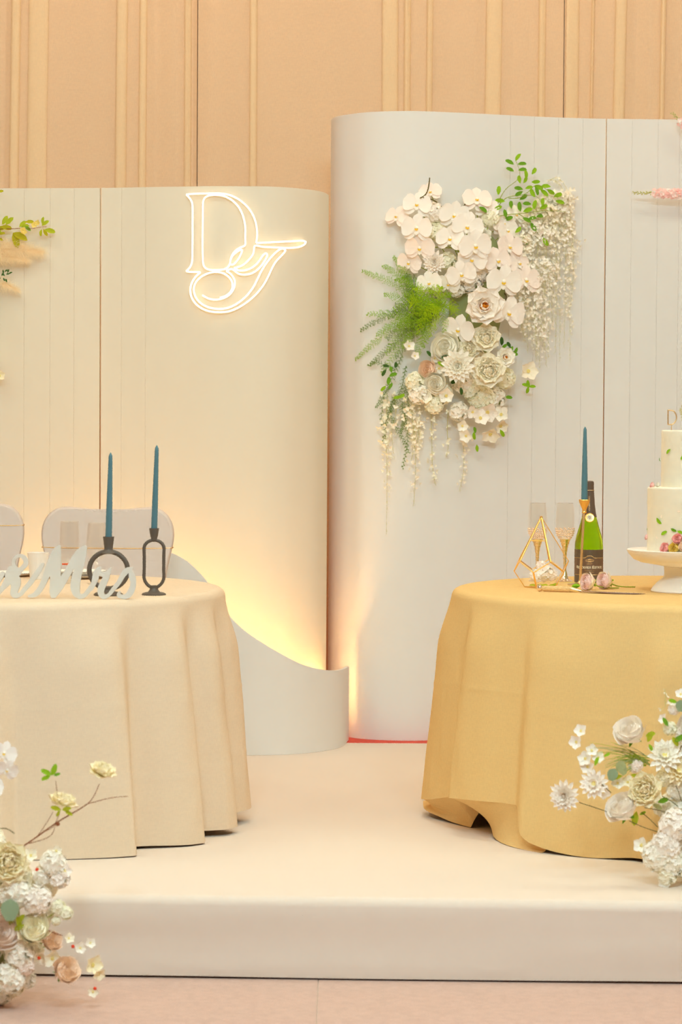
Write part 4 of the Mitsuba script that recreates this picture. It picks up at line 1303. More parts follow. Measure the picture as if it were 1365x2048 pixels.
def bloom(parent, kind, pos, n, scale, m, roll=None, name=None, var=None, stalk=None):
    """Places a flower of the kind as a part of its arrangement; stalk: a point its stem runs back to."""
    protos = KINDS[kind]
    pr = protos[int(rng.integers(len(protos))) if var is None else var]
    M = frame(n, rng.uniform(-0.5, 0.5) if roll is None else roll, scale, pos)
    name = name or kind
    if len(pr) == 2 and pr[0][0] == 'florets':
        key = obj(name, {**pr[0][1], 'bsdf': {'type': 'ref', 'id': m}}, None, parent, M=M)
        obj('core', {**pr[1][1], 'bsdf': {'type': 'ref', 'id': pr[1][2]}}, None, key, M=M)
    else:
        key = numbered(f'{parent}__{name}')
        for part, d, slot in pr:
            b = m if slot == 0 else ('petal_ivory' if slot == 'lip' else slot)
            obj(part, {**d, 'bsdf': {'type': 'ref', 'id': b}}, None, key, M=M)
    if stalk is not None:
        p0 = np.asarray(pos) - np.asarray(n, float) / np.linalg.norm(n) * scale * 0.35
        mid = (p0 + stalk) / 2 - np.asarray(n, float) / np.linalg.norm(n) * 0.02
        obj('stem', tube(spline([p0, mid, stalk], 9), 0.0018, 5), 'stem_green', key, True)
    return key


def leaf_mesh(L, W, fold=0.25, bend=-0.4):
    return petal(L, W, fold, bend, 6, 2, 0.42, 0.12)


LEAF = P_(leaf_mesh(1.0, 0.46))
ROUND_LEAF = P_(petal(1.0, 0.85, 0.08, -0.3, 5, 4, 0.55, 0.4))


def leaf(parent, base, direction, normal, size, m, proto=None, name='leaf'):
    x = np.asarray(direction, float) / np.linalg.norm(direction)
    z = np.asarray(normal, float) - x * (np.asarray(normal, float) @ x)
    z /= np.linalg.norm(z) + 1e-9
    y = np.cross(z, x)
    M = np.eye(4)
    M[:3, 0], M[:3, 1], M[:3, 2], M[:3, 3] = x * size, y * size, z * size, base
    return obj(name, {**(proto or LEAF), 'bsdf': {'type': 'ref', 'id': m}}, None, parent, M=M)


def frond(points, width, seed, needles=5.0, density=260, droop=0.0):
    """A feathery asparagus-fern frond: a thin stalk, side sprigs, each with rows of short needles. One mesh."""
    r = np.random.default_rng(seed)
    p = spline(points, 40)
    L = np.linalg.norm(np.diff(p, axis=0), axis=1).sum()
    V, n_s = [], max(10, int(L * density))
    t = np.gradient(p, axis=0)
    t /= np.linalg.norm(t, axis=1, keepdims=True)
    for i in range(n_s):
        s = (i + 0.5) / n_s
        k = min(39, int(s * 39))
        o, d = p[k] + (p[min(39, k + 1)] - p[k]) * (s * 39 - k), t[k]
        side = np.cross(d, [0.1, -1.0, 0.05])
        side /= np.linalg.norm(side)
        sg = 1 if i % 2 else -1
        l = width * math.sin(PI * min(1, 0.12 + 0.88 * (1 - s)) * 0.55) * r.uniform(0.7, 1.15) * (0.35 + 0.65 * min(1, s * 5))
        sd = d * 0.62 + side * sg * 0.78 + r.normal(0, 0.16, 3)
        sd /= np.linalg.norm(sd)
        w_ = 0.00055
        e = o + sd * l
        nn = np.cross(sd, [0, -1, 0]); nn /= np.linalg.norm(nn) + 1e-9
        V.append([o - nn * w_, o + nn * w_, e])
        m = max(3, int(l / 0.0055))
        for q in range(m):
            f = (q + 0.6) / m
            b = o + sd * l * f
            for g in (-1, 1):
                nd = sd * 0.7 + nn * g * 0.6 + r.normal(0, 0.25, 3)
                nd /= np.linalg.norm(nd)
                nl = needles * 0.001 * (1.15 - 0.5 * f) * r.uniform(0.7, 1.3)
                ww = np.cross(nd, [0, -1, 0]); ww /= np.linalg.norm(ww) + 1e-9
                V.append([b - ww * 0.0011, b + ww * 0.0011, b + nd * nl])
    v = np.array(V).reshape(-1, 3)
    f = np.arange(len(v)).reshape(-1, 3)
    st = tube(p, np.linspace(0.0011, 0.0004, 40), 4)
    return join([TM(v, f), st])


def strand(points, seed, size=0.012, taper=0.75, density=190, spread=0.012):
    """A hanging string of small soft blossoms that thins out to buds at its tip: (blossoms, stalk)."""
    r = np.random.default_rng(seed)
    p = spline(points, 50)
    L = np.linalg.norm(np.diff(p, axis=0), axis=1).sum()
    n = int(L * density)
    fl, buds = [], []
    for i in range(n):
        s = (i + r.uniform(0, 1)) / n
        k = min(48, int(s * 49))
        o = p[k] + (p[k + 1] - p[k]) * (s * 49 - k)
        full = 1.0 if s < taper else max(0.0, 1 - (s - taper) / (1 - taper))
        off = r.normal(0, 1, 3) * [1, 0.8, 0.6] * spread * (0.35 + 0.65 * full)
        sz = size * (0.45 + 0.55 * full) * r.uniform(0.75, 1.25)
        M = frame(off / (np.linalg.norm(off) + 1e-9) + np.array([0, -0.7, -0.25]), r.uniform(0, 6), sz, o + off)
        if full > 0.25:
            for q in range(3):
                v, f = turn(petal(1.0, 0.9, 0.15, 0.5, 2, 2, 0.6, 0.3), q * 2.1 + r.uniform(-0.3, 0.3), 0.25 + r.uniform(-0.2, 0.3))
                fl.append((v @ M[:3, :3].T + M[:3, 3], f))
        else:
            v, f = turn(petal(1.1, 0.35, 0.4, 0.3, 2, 2), 0, 0.3)
            fl.append((v @ M[:3, :3].T + M[:3, 3], f))
        if i % 3 == 0:
            nd = np.array([r.normal(0, 0.5), r.normal(0, 0.5), -1.0]); nd /= np.linalg.norm(nd)
            b = o + off * 0.4
            buds.append(np.array([b - [0.0009, 0, 0], b + [0.0009, 0, 0], b + nd * 0.012 * r.uniform(0.6, 1.4)]))
    stalk = join([tube(p, np.linspace(0.0011, 0.0005, 50), 4), TM(np.vstack(buds), np.arange(3 * len(buds)).reshape(-1, 3))])
    return join([TM(*q) for q in fl]), stalk


# ------------------------------------------------------------------ the big arrangement on the right backdrop
wall = lambda px, py, off: at(px, py, float(right_y(at(px, py, 10.1)[0])) - off)
A1 = thing('wall_flower_arrangement', 'large arrangement of white orchids, peonies, fern and hanging blossom on the right backdrop', 'flower arrangement')
Z1 = lambda x, y: (700 + x / 2.8438, 280 + y / 2.8438)     # read off an enlargement of the photograph
Z2 = lambda x, y: (700 + x / 2.8438, 640 + y / 2.8438)
# base that the stems are stuck in
b0 = wall(955, 600, 0.05)
m = trimesh.creation.icosphere(3, 1.0)
m.apply_scale((0.11, 0.036, 0.27))
m.apply_transform(trimesh.transformations.rotation_matrix(0.12, [0, 1, 0]))
m.apply_translation(b0)
obj('foam_base', m, 'foam_green', A1, True)


def facing(sx=0.0, sz=0.0, j=0.25):
    return np.array([sx + rng.uniform(-j, j), -1.0, sz + rng.uniform(-j, j)])


PX = 10.0 / FOCAL                                          # metres per pixel near the backdrop
for x, y, off, r, sx, sz, mm in [
    (385, 372, 0.09, 30, -0.3, 0.2, 0), (383, 505, 0.14, 32, -0.35, 0.1, 0), (400, 615, 0.12, 31, -0.3, -0.2, 1), (340, 700, 0.07, 27, -0.4, -0.3, 1), (595, 433, 0.15, 32, 0, 0.1, 0), (670, 497, 0.19, 33, 0.1, 0, 0), (573, 565, 0.16, 30, -0.1, 0, 0),
    (713, 605, 0.21, 35, 0.1, -0.1, 0), (695, 680, 0.18, 31, 0.1, -0.3, 0), (722, 345, 0.10, 31, 0, 0.35, 1), (460, 300, 0.05, 24, -0.1, 0.5, 1), (778, 390, 0.10, 26, 0.2, 0.2, 0), (840, 690, 0.16, 31, 0.4, -0.1, 1), (635, 765, 0.17, 31, 0, -0.2, 0),
    (877, 808, 0.19, 37, 0.1, -0.1, 0), (1000, 800, 0.14, 33, 0.4, 0, 1), (960, 705, 0.12, 28, 0.5, 0.1, 1), (455, 815, 0.12, 27, -0.2, -0.2, 2), (560, 820, 0.13, 25, 0, -0.2, 2), (905, 610, 0.13, 31, 0.6, 0.1, 1), (895, 520, 0.10, 27, 0.4, 0.2, 0),
    (900, 985, 0.17, 38, 0.5, 0.0, 0), (620, 1080, 0.14, 34, -0.2, -0.2, 0), (270, 440, 0.05, 26, -0.6, 0.2, 1), (870, 480, 0.09, 28, 0.4, 0.3, 1), (945, 430, 0.06, 24, 0.3, 0.3, 2)]:
    px, py = Z1(x, y)
    bloom(A1, 'orchid', wall(px, py, off), facing(sx, sz, 0.15), r * PX, ('petal_white', 'petal_blush', 'petal_ivory')[mm], rng.uniform(-0.25, 0.25), stalk=b0 + [rng.uniform(-0.06, 0.06), 0, rng.uniform(-0.1, 0.2)])
bloom(A1, 'open_peony', wall(*Z1(763, 950), 0.20), (0.05, -1, 0.12), 42 * PX, 'petal_white', 0.2, 'peony')
bloom(A1, 'peony', wall(*Z1(775, 1130), 0.17), (0, -1, 0.1), 31 * PX, 'petal_cream')
bloom(A1, 'peony', wall(*Z2(785, 290), 0.19), (0.05, -1, 0.05), 37 * PX, 'petal_cream')
bloom(A1, 'peony', wall(*Z2(680, 165), 0.13), (-0.1, -1, 0.1), 24 * PX, 'petal_cream')
bloom(A1, 'peony', wall(*Z1(760, 545), 0.09), (0, -1, 0.2), 18 * PX, 'petal_ivory')
bloom(A1, 'open_peony', wall(*Z2(880, 215), 0.17), (0.3, -1, 0.1), 22 * PX, 'petal_ivory', None, 'peony')
bloom(A1, 'dahlia', wall(*Z2(615, 262), 0.17), (-0.1, -1, 0.0), 35 * PX, 'petal_ivory')
bloom(A1, 'dahlia', wall(*Z1(482, 695), 0.12), (-0.1, -1, 0.0), 24 * PX, 'petal_white')
bloom(A1, 'rose', wall(*Z2(550, 155), 0.12), (-0.2, -1, 0.1), 30 * PX, 'petal_ivory')
bloom(A1, 'rose', wall(*Z2(445, 280), 0.10), (-0.3, -1, 0.1), 18 * PX, 'petal_peach')
bloom(A1, 'rose', wall(*Z2(490, 355), 0.12), (-0.2, -1, -0.2), 22 * PX, 'petal_ivory')
bloom(A1, 'blossom', wall(*Z2(1010, 290), 0.10), (0.4, -1, 0.0), 23 * PX, 'petal_cream')
bloom(A1, 'blossom', wall(*Z2(800, 640), 0.07), (0.0, -0.8, -0.7), 22 * PX, 'petal_cream')
bloom(A1, 'blossom', wall(*Z2(855, 600), 0.06), (0.4, -0.8, -0.4), 17 * PX, 'petal_cream')
for x, y, r, mm in [(335, 150, 14, 0), (515, 175, 14, 1), (480, 215, 12, 0), (510, 275, 14, 0), (370, 205, 10, 0), (650, 205, 15, 1), (550, 430, 18, 1), (640, 600, 14, 1), (665, 655, 16, 1), (700, 520, 16, 0), (780, 520, 24, 0), (865, 540, 19, 1), (740, 560, 20, 0), (420, 430, 19, 2)]:
    bloom(A1, 'blossom', wall(*Z2(x, y), 0.09 + 0.04 * rng.uniform(0, 1)), facing(0, -0.2, 0.5), r * PX, ('petal_white', 'petal_ivory', 'petal_cream')[mm])
for x, y, r, mm in [(690, 810, 27, 2), (480, 410, 22, 2), (500, 520, 22, 3), (560, 690, 20, 3), (800, 445, 20, 3), (760, 760, 19, 2), (610, 850, 18, 1)]:
    bloom(A1, 'hydrangea', wall(*Z1(x, y), 0.10), facing(0, 0, 0.2), r * PX, ('petal_white', 'petal_ivory', 'petal_white', 'petal_lime')[mm])
for x, y, r, mm in [(880, 330, 25, 3), (640, 350, 25, 1), (750, 440, 31, 3), (830, 445, 24, 1), (620, 520, 22, 1), (520, 420, 25, 3), (395, 420, 24, 1), (480, 480, 21, 3), (700, 400, 24, 3), (720, 210, 20, 1), (370, 350, 22, 3)]:
    bloom(A1, 'hydrangea', wall(*Z2(x, y), 0.085), facing(0, -0.1, 0.2), r * PX, ('petal_white', 'petal_ivory', 'petal_white', 'petal_lime')[mm])

# dark bare orchid stalks
for pts in ([(418, 328), (455, 335), (500, 358), (540, 405)], [(662, 360), (650, 400), (655, 470), (640, 530)], [(880, 870), (890, 890), (884, 920)], [(400, 330), (450, 260), (455, 215)]):
    q = [wall(*Z1(a, b), 0.10) for a, b in pts]
    obj('orchid_stalk', tube(spline(q, 16), 0.0026, 6), 'stem_dark', A1, True)

# bright leafy branches, upper right
BR = numbered(f'{A1}__leafy_branch')
stems = [[(780, 510), (805, 450), (832, 385), (880, 290), (945, 235), (968, 195), (945, 118)], [(805, 450), (850, 370), (910, 322), (1010, 300), (1062, 255), (1142, 300), (1195, 325)], [(812, 440), (900, 425), (1000, 415), (1110, 402), (1232, 408)], [(905, 330), (960, 330), (1060, 320), (1100, 370)], [(960, 420), (1010, 455), (1050, 500)]]
for s in stems:
    q = [wall(*Z1(a, b), 0.10 + 0.03 * i / len(s)) for i, (a, b) in enumerate(s)]
    obj('twig', tube(spline(q, 24), np.linspace(0.0018, 0.0008, 24), 5), 'stem_green', BR, True)
for x, y, d, bright in [(957, 97, 60, 1), (910, 125, 150, 0), (982, 135, 8, 0), (912, 167, 152, 0), (985, 168, 10, 0), (1050, 175, 55, 1), (1003, 195, 92, 1), (965, 222, 100, 1), (1060, 238, 2, 1), (1022, 270, 18, 1), (1065, 290, -70, 0), (960, 275, 165, 0), (962, 305, 208, 0), (990, 325, 32, 0), (848, 285, 84, 1), (855, 345, 172, 1), (918, 365, 95, 0), (967, 378, 100, 0), (1008, 362, 170, 0),
                        (1053, 367, 82, 1), (1015, 398, 18, 1), (1115, 263, 172, 1), (1145, 295, -30, 1), (1108, 300, -38, 1), (1187, 313, 22, 1), (1198, 352, -12, 1), (1098, 350, 92, 1), (1105, 380, 30, 1), (1040, 445, 18, 0), (1085, 432, 12, 0), (885, 418, 102, 0), (905, 445, 20, 0), (1010, 455, 150, 0), (1045, 495, -60, 0), (960, 510, 42, 1), (1000, 575, -60, 1), (1115, 580, -58, 1), (845, 385, 20, 1), (760, 395, -30, 0), (1040, 300, 120, 1), (1000, 225, 60, 1), (1075, 270, -20, 1)]:
    px, py = Z1(x, y)
    a = math.radians(d)
    dr_ = np.array([math.cos(a), rng.uniform(-0.35, 0.35), math.sin(a)])
    L = rng.uniform(50, 60) / 2.8438 * PX
    c = wall(px, py, 0.115 + rng.uniform(-0.015, 0.02)) - dr_ / np.linalg.norm(dr_) * L / 2
    leaf(BR, c, dr_, (rng.uniform(-0.5, 0.5), -1, rng.uniform(-0.2, 0.6)), L, ('leaf_mid', 'leaf_bright')[bright])
# darker leaf sprigs low down
for name_, items in (('olive_sprig', [(205, 260, 170, 0), (195, 300, 235, 0), (262, 255, 80, 0), (235, 280, 100, 1), (248, 310, 20, 1), (222, 345, 80, 1), (190, 390, 225, 2), (232, 375, 240, 1), (270, 440, 190, 2), (295, 432, 30, 2)]),
                     ('dark_sprig', [(865, 120, 90, 0), (880, 150, 40, 1), (900, 170, 20, 0), (920, 165, 60, 1), (935, 190, -20, 1), (925, 215, -60, 0), (905, 140, 120, 0), (945, 175, 60, 1), (450, 190, 120, 0), (540, 210, 20, 0), (520, 250, -30, 2), (635, 405, -80, 0), (595, 350, 200, 0)]),
                     ('star_leaves', [(1002, 370, 160, 2), (1015, 365, 100, 2), (1040, 378, 5, 2), (1012, 400, -100, 2), (712, 625, 95, 1), (708, 660, -85, 2), (725, 730, -88, 2), (845, 512, 0, 0), (868, 645, -60, 2), (905, 440, 0, 1)])):
    S = numbered(f'{A1}__{name_}')
    for x, y, d, b in items:
        a = math.radians(d)
        dr_ = np.array([math.cos(a), rng.uniform(-0.3, 0.3), math.sin(a)])
        L = rng.uniform(40, 52) / 2.8438 * PX
        c = wall(*Z2(x, y), 0.11 if name_ != 'dark_sprig' else 0.14) - dr_ / np.linalg.norm(dr_) * L / 2
        leaf(S, c, dr_, (rng.uniform(-0.3, 0.3), -1, rng.uniform(-0.2, 0.4)), L, ('leaf_dark', 'leaf_mid', 'leaf_bright')[b])

# feathery fern on the left side
fr = np.random.default_rng(5)
root = (470, 960)
n_fr = 0
for (ex, ey, w, mm, off) in [(70, 745, .03, 1, .03), (190, 715, .032, 1, .04), (250, 665, .03, 1, .04), (100, 990, .035, 1, .04), (60, 1085, .032, 2, .03), (30, 1250, .03, 1, .02), (110, 1285, .03, 2, .02), (180, 1330, .035, 1, .04), (205, 1220, .038, 1, .06), (150, 1110, .036, 1, .06), (195, 880, .036, 1, .07), (260, 790, .036, 1, .08), (330, 760, .036, 2, .08),
                             (270, 1060, .04, 1, .10), (250, 960, .04, 1, .10), (310, 880, .04, 0, .12), (380, 840, .04, 0, .12), (300, 1180, .04, 1, .09), (380, 1230, .04, 1, .09), (440, 850, .035, 0, .13), (520, 830, .034, 0, .14), (575, 880, .034, 0, .14), (610, 960, .034, 0, .13), (600, 1040, .034, 0, .13), (540, 1090, .036, 0, .13), (460, 1120, .036, 0, .14), (390, 1100, .038, 0, .14), (330, 1010, .038, 0, .15), (340, 930, .038, 0, .15), (430, 1020, .036, 0, .17), (260, 1240, .04, 2, .05), (210, 1130, .04, 2, .05), (300, 780, .03, 2, .04), (240, 1000, .04, 2, .06), (290, 1110, .04, 2, .07), (350, 870, .04, 1, .09), (420, 1180, .036, 1, .10), (500, 960, .034, 0, .16)]:
    sx_, sy_ = root[0] + fr.uniform(-70, 70), root[1] + fr.uniform(-60, 60)
    mx, my = (sx_ + ex) / 2 + fr.uniform(-25, 25), (sy_ + ey) / 2 - 25 + fr.uniform(-20, 20)
    p = [wall(*Z1(sx_, sy_), off + 0.02), wall(*Z1(mx, my), off + 0.035), wall(*Z1(ex, ey), off)]
    obj('fern_frond', frond(p, w * 1.05, 100 + n_fr, 8.0, 170), ('fern_bright', 'fern_mid', 'fern_dark')[mm if n_fr % 3 else max(mm, 1)], A1)
    n_fr += 1
for pts, w in [([(300, 200), (240, 330), (185, 440), (150, 500)], .02), ([(320, 260), (290, 400), (215, 560), (190, 690)], .022), ([(340, 330), (300, 500), (330, 640), (300, 850)], .022), ([(260, 430), (230, 520), (260, 600), (340, 760)], .02), ([(350, 300), (330, 430), (310, 560), (290, 640)], .022), ([(230, 380), (190, 470), (180, 560), (200, 600)], .018), ([(260, 280), (200, 260), (150, 240), (110, 262)], .02)]:
    obj('fern_frond', frond([wall(*Z2(a, b), 0.05) for a, b in pts], w, 300 + n_fr, 6.0, 170), 'fern_dark', A1)
    n_fr += 1

# strings of small blossom: a curtain on the right, long trails lower left
sn = 0
for x, y0, y1, off in [(1000, 600, 1050, .09), (1035, 520, 1130, .08), (1070, 560, 1240, .09), (1100, 480, 1200, .06), (1120, 600, 1290, .08), (1150, 430, 1060, .05), (1170, 480, 1210, .07), (1195, 430, 1260, .05), (1225, 420, 1180, .05), (1250, 430, 1262, .04), (985, 880, 1130, .10), (1050, 800, 1270, .10), (1015, 950, 1200, .09), (1140, 760, 1240, .09), (1090, 1050, 1300, .07), (1265, 500, 950, .03)]:
    pts = [wall(*Z1(x - 60 if y0 < 520 else x - 25, y0 - 40), off + 0.02), wall(*Z1(x, y0 + 30), off + 0.01), wall(*Z1(x + fr.uniform(-12, 12), (y0 + y1) / 2), off), wall(*Z1(x + fr.uniform(-12, 12), y1), off - 0.01)]
    fl, st = strand(pts, 500 + sn, 0.0125, 0.6, 260, 0.015)
    key = obj('blossom_strand', fl, 'petal_ivory' if sn % 3 else 'petal_cream', A1, True)
    obj('stalk', st, 'stem_soft', key)
    labels[key] = {'label': 'hanging string of tiny pale blossoms', 'kind': 'stuff'}
    sn += 1
for pts, dens, sp in [([(215, 430), (205, 650), (212, 950), (208, 1222)], 150, .012), ([(350, 480), (365, 650), (375, 850), (362, 1060)], 190, .014), ([(460, 500), (465, 620), (468, 760), (488, 935)], 130, .010), ([(625, 560), (640, 660), (650, 800), (622, 975)], 150, .013), ([(330, 420), (350, 560), (372, 660), (350, 800)], 210, .015), ([(250, 420), (262, 520), (240, 640), (250, 760)], 110, .011), ([(560, 520), (555, 620), (560, 700), (548, 780)], 40, .010), ([(395, 480), (398, 560), (385, 680), (395, 740)], 170, .013)]:
    fl, st = strand([wall(*Z2(a, b), 0.045) for a, b in pts], 600 + sn, 0.0125, 0.5, dens, sp)
    key = obj('blossom_strand', fl, 'petal_cream' if sn % 2 else 'petal_lime', A1, True)
    obj('stalk', st, 'stem_soft', key)
    labels[key] = {'label': 'hanging string of tiny pale blossoms', 'kind': 'stuff'}
    sn += 1
# sprig tips by the right strands
for pts in ([(1130, 235), (1160, 218), (1190, 212)], [(1185, 215), (1215, 245), (1240, 285)], [(1170, 230), (1200, 262), (1212, 280)]):
    fl, st = strand([wall(*Z1(a, b), 0.05) for a, b in pts], 700 + sn, 0.008, 0.1, 200, 0.004)
    key = obj('blossom_strand', fl, 'petal_cream', A1, True)
    obj('stalk', st, 'stem_soft', key)
    labels[key] = {'label': 'hanging string of tiny pale blossoms', 'kind': 'stuff'}
    sn += 1

# ------------------------------------------------------------------ flowers on the cake and the golden table
def rose_on(parent, pos, n, r, outer, inner, name='rose'):
    M = frame(n, rng.uniform(0, 6), r, pos)
    key = numbered(f'{parent}__{name}')
    for part, d, slot in KINDS['rose'][int(rng.integers(2))]:
        b = 'leaf_bright' if part == 'calyx' else outer if part == 'petal' else inner
        obj(part, {**d, 'bsdf': {'type': 'ref', 'id': b}}, None, key, M=M)
    return key


def on_tier(px, py, r_px, out=0.5):
    """A point on the front of a cake tier of that radius (in pixels of the cake's depth)."""
    R = r_px * cake_k
    Y = cake_y
    for _ in range(6):
        p = at(px, py, Y)
        Y = cake_y - math.sqrt(max(R * R - (p[0] - cake_x) ** 2, 0))
    p = at(px, py, Y)
    n = np.array([p[0] - cake_x, p[1] - cake_y, 0])
    n /= np.linalg.norm(n) + 1e-9
    return p + n * 0.004 * out, n


for px, py, rt, d, L, mm in [(1339, 903, 58.5, 52, 13, 1), (1322.5, 919, 58.5, -65, 9, 0), (1320, 1042, 85, -48, 17, 1), (1330, 1066, 85, 32, 15, 1), (1298, 1058, 85, 80, 9, 0), (1349, 1060, 85, -25, 13, 0), (1362, 1064, 85, -20, 13, 1), (1366, 915, 58.5, 60, 11, 1)]:
    p, n = on_tier(px, py, rt, 1.0)
    a = math.radians(d)
    tang = np.cross([0, 0, 1.0], n)
    if tang[0] < 0:
        tang = -tang
    dv = tang * math.cos(a) + np.array([0, 0, math.sin(a)])
    leaf(cake_key, p - dv * L * cake_k / 2, dv, n, L * cake_k, ('leaf_mid', 'leaf_bright')[mm], None, 'sugar_leaf')
for px, py, rt, r, o_, i_ in [(1333, 1096, 90, 10.5, 'petal_pink', 'petal_pink'), (1350.5, 1097, 92, 11.5, 'petal_yellow', 'petal_yellow'), (1357, 1078, 88, 10.5, 'petal_pink', 'petal_pink'), (1370, 1094, 92, 11, 'petal_peach', 'petal_peach'), (1297, 1074, 85, 5.5, 'petal_pink', 'petal_pink'), (1308, 971, 77, 6.5, 'petal_pink', 'petal_pink'), (1319, 970, 72, 5, 'petal_ivory', 'petal_ivory')]:
    p, n = on_tier(px, py, rt, 1.0)
    rose_on(cake_key, p, n + [0, 0, 0.35], r * cake_k, o_, i_, 'sugar_rose')
for px, py, rt in [(1362, 1022, 85), (1317, 1078, 85), (1325, 1030, 85), (1297, 1006, 85)]:
    p, n = on_tier(px, py, rt, 0.6)
    obj('sugar_fleck', moved(TM(*turn(petal(0.010, 0.006, 0.2, 0.4, 3, 2), rng.uniform(0, 6))), frame(n, 0, 1, p)), 'petal_peach', cake_key, True)

tp = thing('cake_topper', 'gold outline letter D standing on the upper cake tier', 'cake topper')
z0 = TOP + (1184 - 860) * cake_k
q = [(1337, 849), (1337, 820), (1345, 821), (1352, 827), (1354, 835), (1351, 844), (1344, 849)]
ty = cake_y - 0.02
pts = np.array([at(a, b, ty) for a, b in q])
loop = np.vstack([np.linspace(pts[0], pts[1], 8), spline(pts[1:], 24)[1:], np.linspace(pts[-1], pts[0], 5)[1:-1]])
obj('letter', tube(loop, 0.0021, 6, True), 'gold_soft', tp, True)
b = at(1344, 849, ty)
obj('stake', tube([b, [b[0], ty, z0 - 0.01]], 0.0012, 6), 'gold_soft', tp)
sp = thing('dried_sprig', 'small feathery sprig on the cake top beside the gold letter', 'sprig')
for k, (ex, ey) in enumerate([(1361, 818), (1366, 812), (1372, 822), (1378, 816)]):
    p0 = np.array([cake_x - 0.012 + 0.004 * k, ty, z0 - 0.004])
    p1 = at(ex, ey, ty)
    obj('plume', frond([p0, (p0 + p1) / 2 + [0.002, 0, 0], p1], 0.012, 900 + k, 5.0, 380), 'fern_dry', sp)

# two cut roses behind the knife
for k, (px, py, lab, sx_) in enumerate([(1180, 1168, 'pink and cream rose lying nearest the bottle, green leaves at its left', -0.55), (1214, 1166, 'pink and cream rose lying right of the other rose, over the knife blade', -0.45)]):
    c = on(px, py + 14, TOP)
    key = thing('cut_rose', lab, 'rose', 'roses behind the cake knife')
    kk = c[1] / FOCAL
    n = np.array([sx_ - 0.25, -0.55, 0.12])
    M = frame(n, 0.6 + k, 19 * kk, (c[0], c[1] + 0.035, TOP + 16.5 * kk))
    for part, d, slot in KINDS['rose'][k]:
        bb = 'leaf_bright' if part == 'calyx' else ('petal_cream' if part == 'petal' else 'petal_rosy')
        obj(part, {**d, 'bsdf': {'type': 'ref', 'id': bb}}, None, key, M=M)
    s0 = np.array([c[0], c[1] + 0.035, TOP + 14 * kk]) - n / np.linalg.norm(n) * 12 * kk
    obj('stem', tube(spline([s0, s0 + [0.03, 0.03, -0.012], [s0[0] + 0.09, s0[1] + 0.07, TOP + 0.003]], 10), 0.0022, 6), 'stem_green', key, True)
    if k == 0:
        for d, L in ((190, 20), (165, 17), (215, 16)):
            a = math.radians(d)
            leaf(key, at(1162, 1172, c[1]) + [0, 0.01, 0], (math.cos(a), -0.2, math.sin(a) * 0.5), (0, -0.6, 0.8), L * kk, 'leaf_bright')

fl = thing('flower_cluster', 'white blossom cluster lying inside the geometric terrarium', 'flowers')
for dx, dz, r, mm in [(10, 27, 23, 'petal_white'), (-10, 22, 18, 'petal_white'), (24, 24, 17, 'petal_white'), (2, 40, 15, 'petal_blush')]:
    bloom(fl, 'hydrangea', (tx0 + dx * tk * 0.8, tY + 0.005, TOP + 0.004 + dz * tk), (rng.uniform(-0.3, 0.3), -0.7, 0.6), r * tk * 0.9, mm)
for dx, d in [(-14, 160), (-4, 30), (8, 150), (18, 20), (26, 60)]:
    a = math.radians(d)
    leaf(fl, (tx0 + dx * tk * 0.7, tY - 0.03, TOP + 0.006), (math.cos(a), -0.1, 0.25), (0, -0.5, 0.8), 16 * tk, 'leaf_olive')

def fill_base(parent, centre, radii, n, r, kinds, mats, towards, skip):
    """Covers the base of an arrangement with blooms where none of the others stand."""
    g = np.random.default_rng(int(1000 * abs(centre[0])))
    for i in range(n):
        z = 1 - 2 * (i + 0.5) / n
        a = i * 2.39996
        d = np.array([math.sqrt(1 - z * z) * math.cos(a), math.sqrt(1 - z * z) * math.sin(a), z])
        if d[1] > 0.35 or d @ skip > 0.25:
            continue
        p = centre + d * radii * 1.04
        bloom(parent, kinds[int(g.integers(len(kinds)))], p, d * [1, 1, 0.7] + towards, r * g.uniform(0.75, 1.1), mats[int(g.integers(len(mats)))])


# ------------------------------------------------------------------ low arrangement at the left front, on the hall floor
A2 = thing('floor_flower_arrangement', 'low arrangement of cream roses, hydrangea and brown twigs before the stage front', 'flower arrangement')
ya = 6.33
f0 = at(-45, 1850, ya + 0.07)
m = trimesh.creation.icosphere(3, 1.0)
m.apply_scale((0.11, 0.05, 0.24))
m.vertices[:, 2] = np.maximum(m.vertices[:, 2], LOW + 0.001 - f0[2])
m.apply_translation(f0)
obj('foam_base', m, 'foam_green', A2, True)
PA = 1 / FOCAL * ya


def A2b(kind, px, py, r, m, n=(0.1, -1, 0.2), off=0.0, **kw):
    return bloom(A2, kind, at(px, py, ya - off), np.asarray(n) + rng.normal(0, 0.08, 3), r * PA, m, **kw)


A2b('orchid', 8, 1507, 27, 'petal_white', (0.2, -1, 0.1)); A2b('orchid', 14, 1540, 24, 'petal_white', (0.2, -1, -0.2)); A2b('orchid', -22, 1575, 30, 'petal_white')
A2b('orchid', -40, 1500, 30, 'petal_white')
A2b('peony', 204, 1549, 31, 'petal_butter', (0.15, -0.38, 0.9)); A2b('peony', 124, 1612, 33, 'petal_butter', (0.3, -0.25, 0.95))
A2b('peony', 14, 1726, 46, 'petal_butter', (0.15, -1, 0.25), 0.03); A2b('peony', -40, 1650, 42, 'petal_cream', (0, -1, 0.25))
A2b('hydrangea', 106, 1726, 30, 'petal_ivory', (0.4, -1, 0.3)); A2b('hydrangea', 119, 1756, 24, 'petal_white', (0.5, -1, 0.1)); A2b('blossom', 62, 1712, 17, 'petal_cream', (0.2, -1, 0.4)); A2b('blossom', 128, 1742, 16, 'petal_white', (0.6, -0.8, 0.2))
A2b('blossom', 112, 1702, 13, 'petal_cream', (0.2, -1, 0.4)); A2b('hydrangea', 84, 1752, 22, 'petal_ivory', (0.3, -1, 0.1))
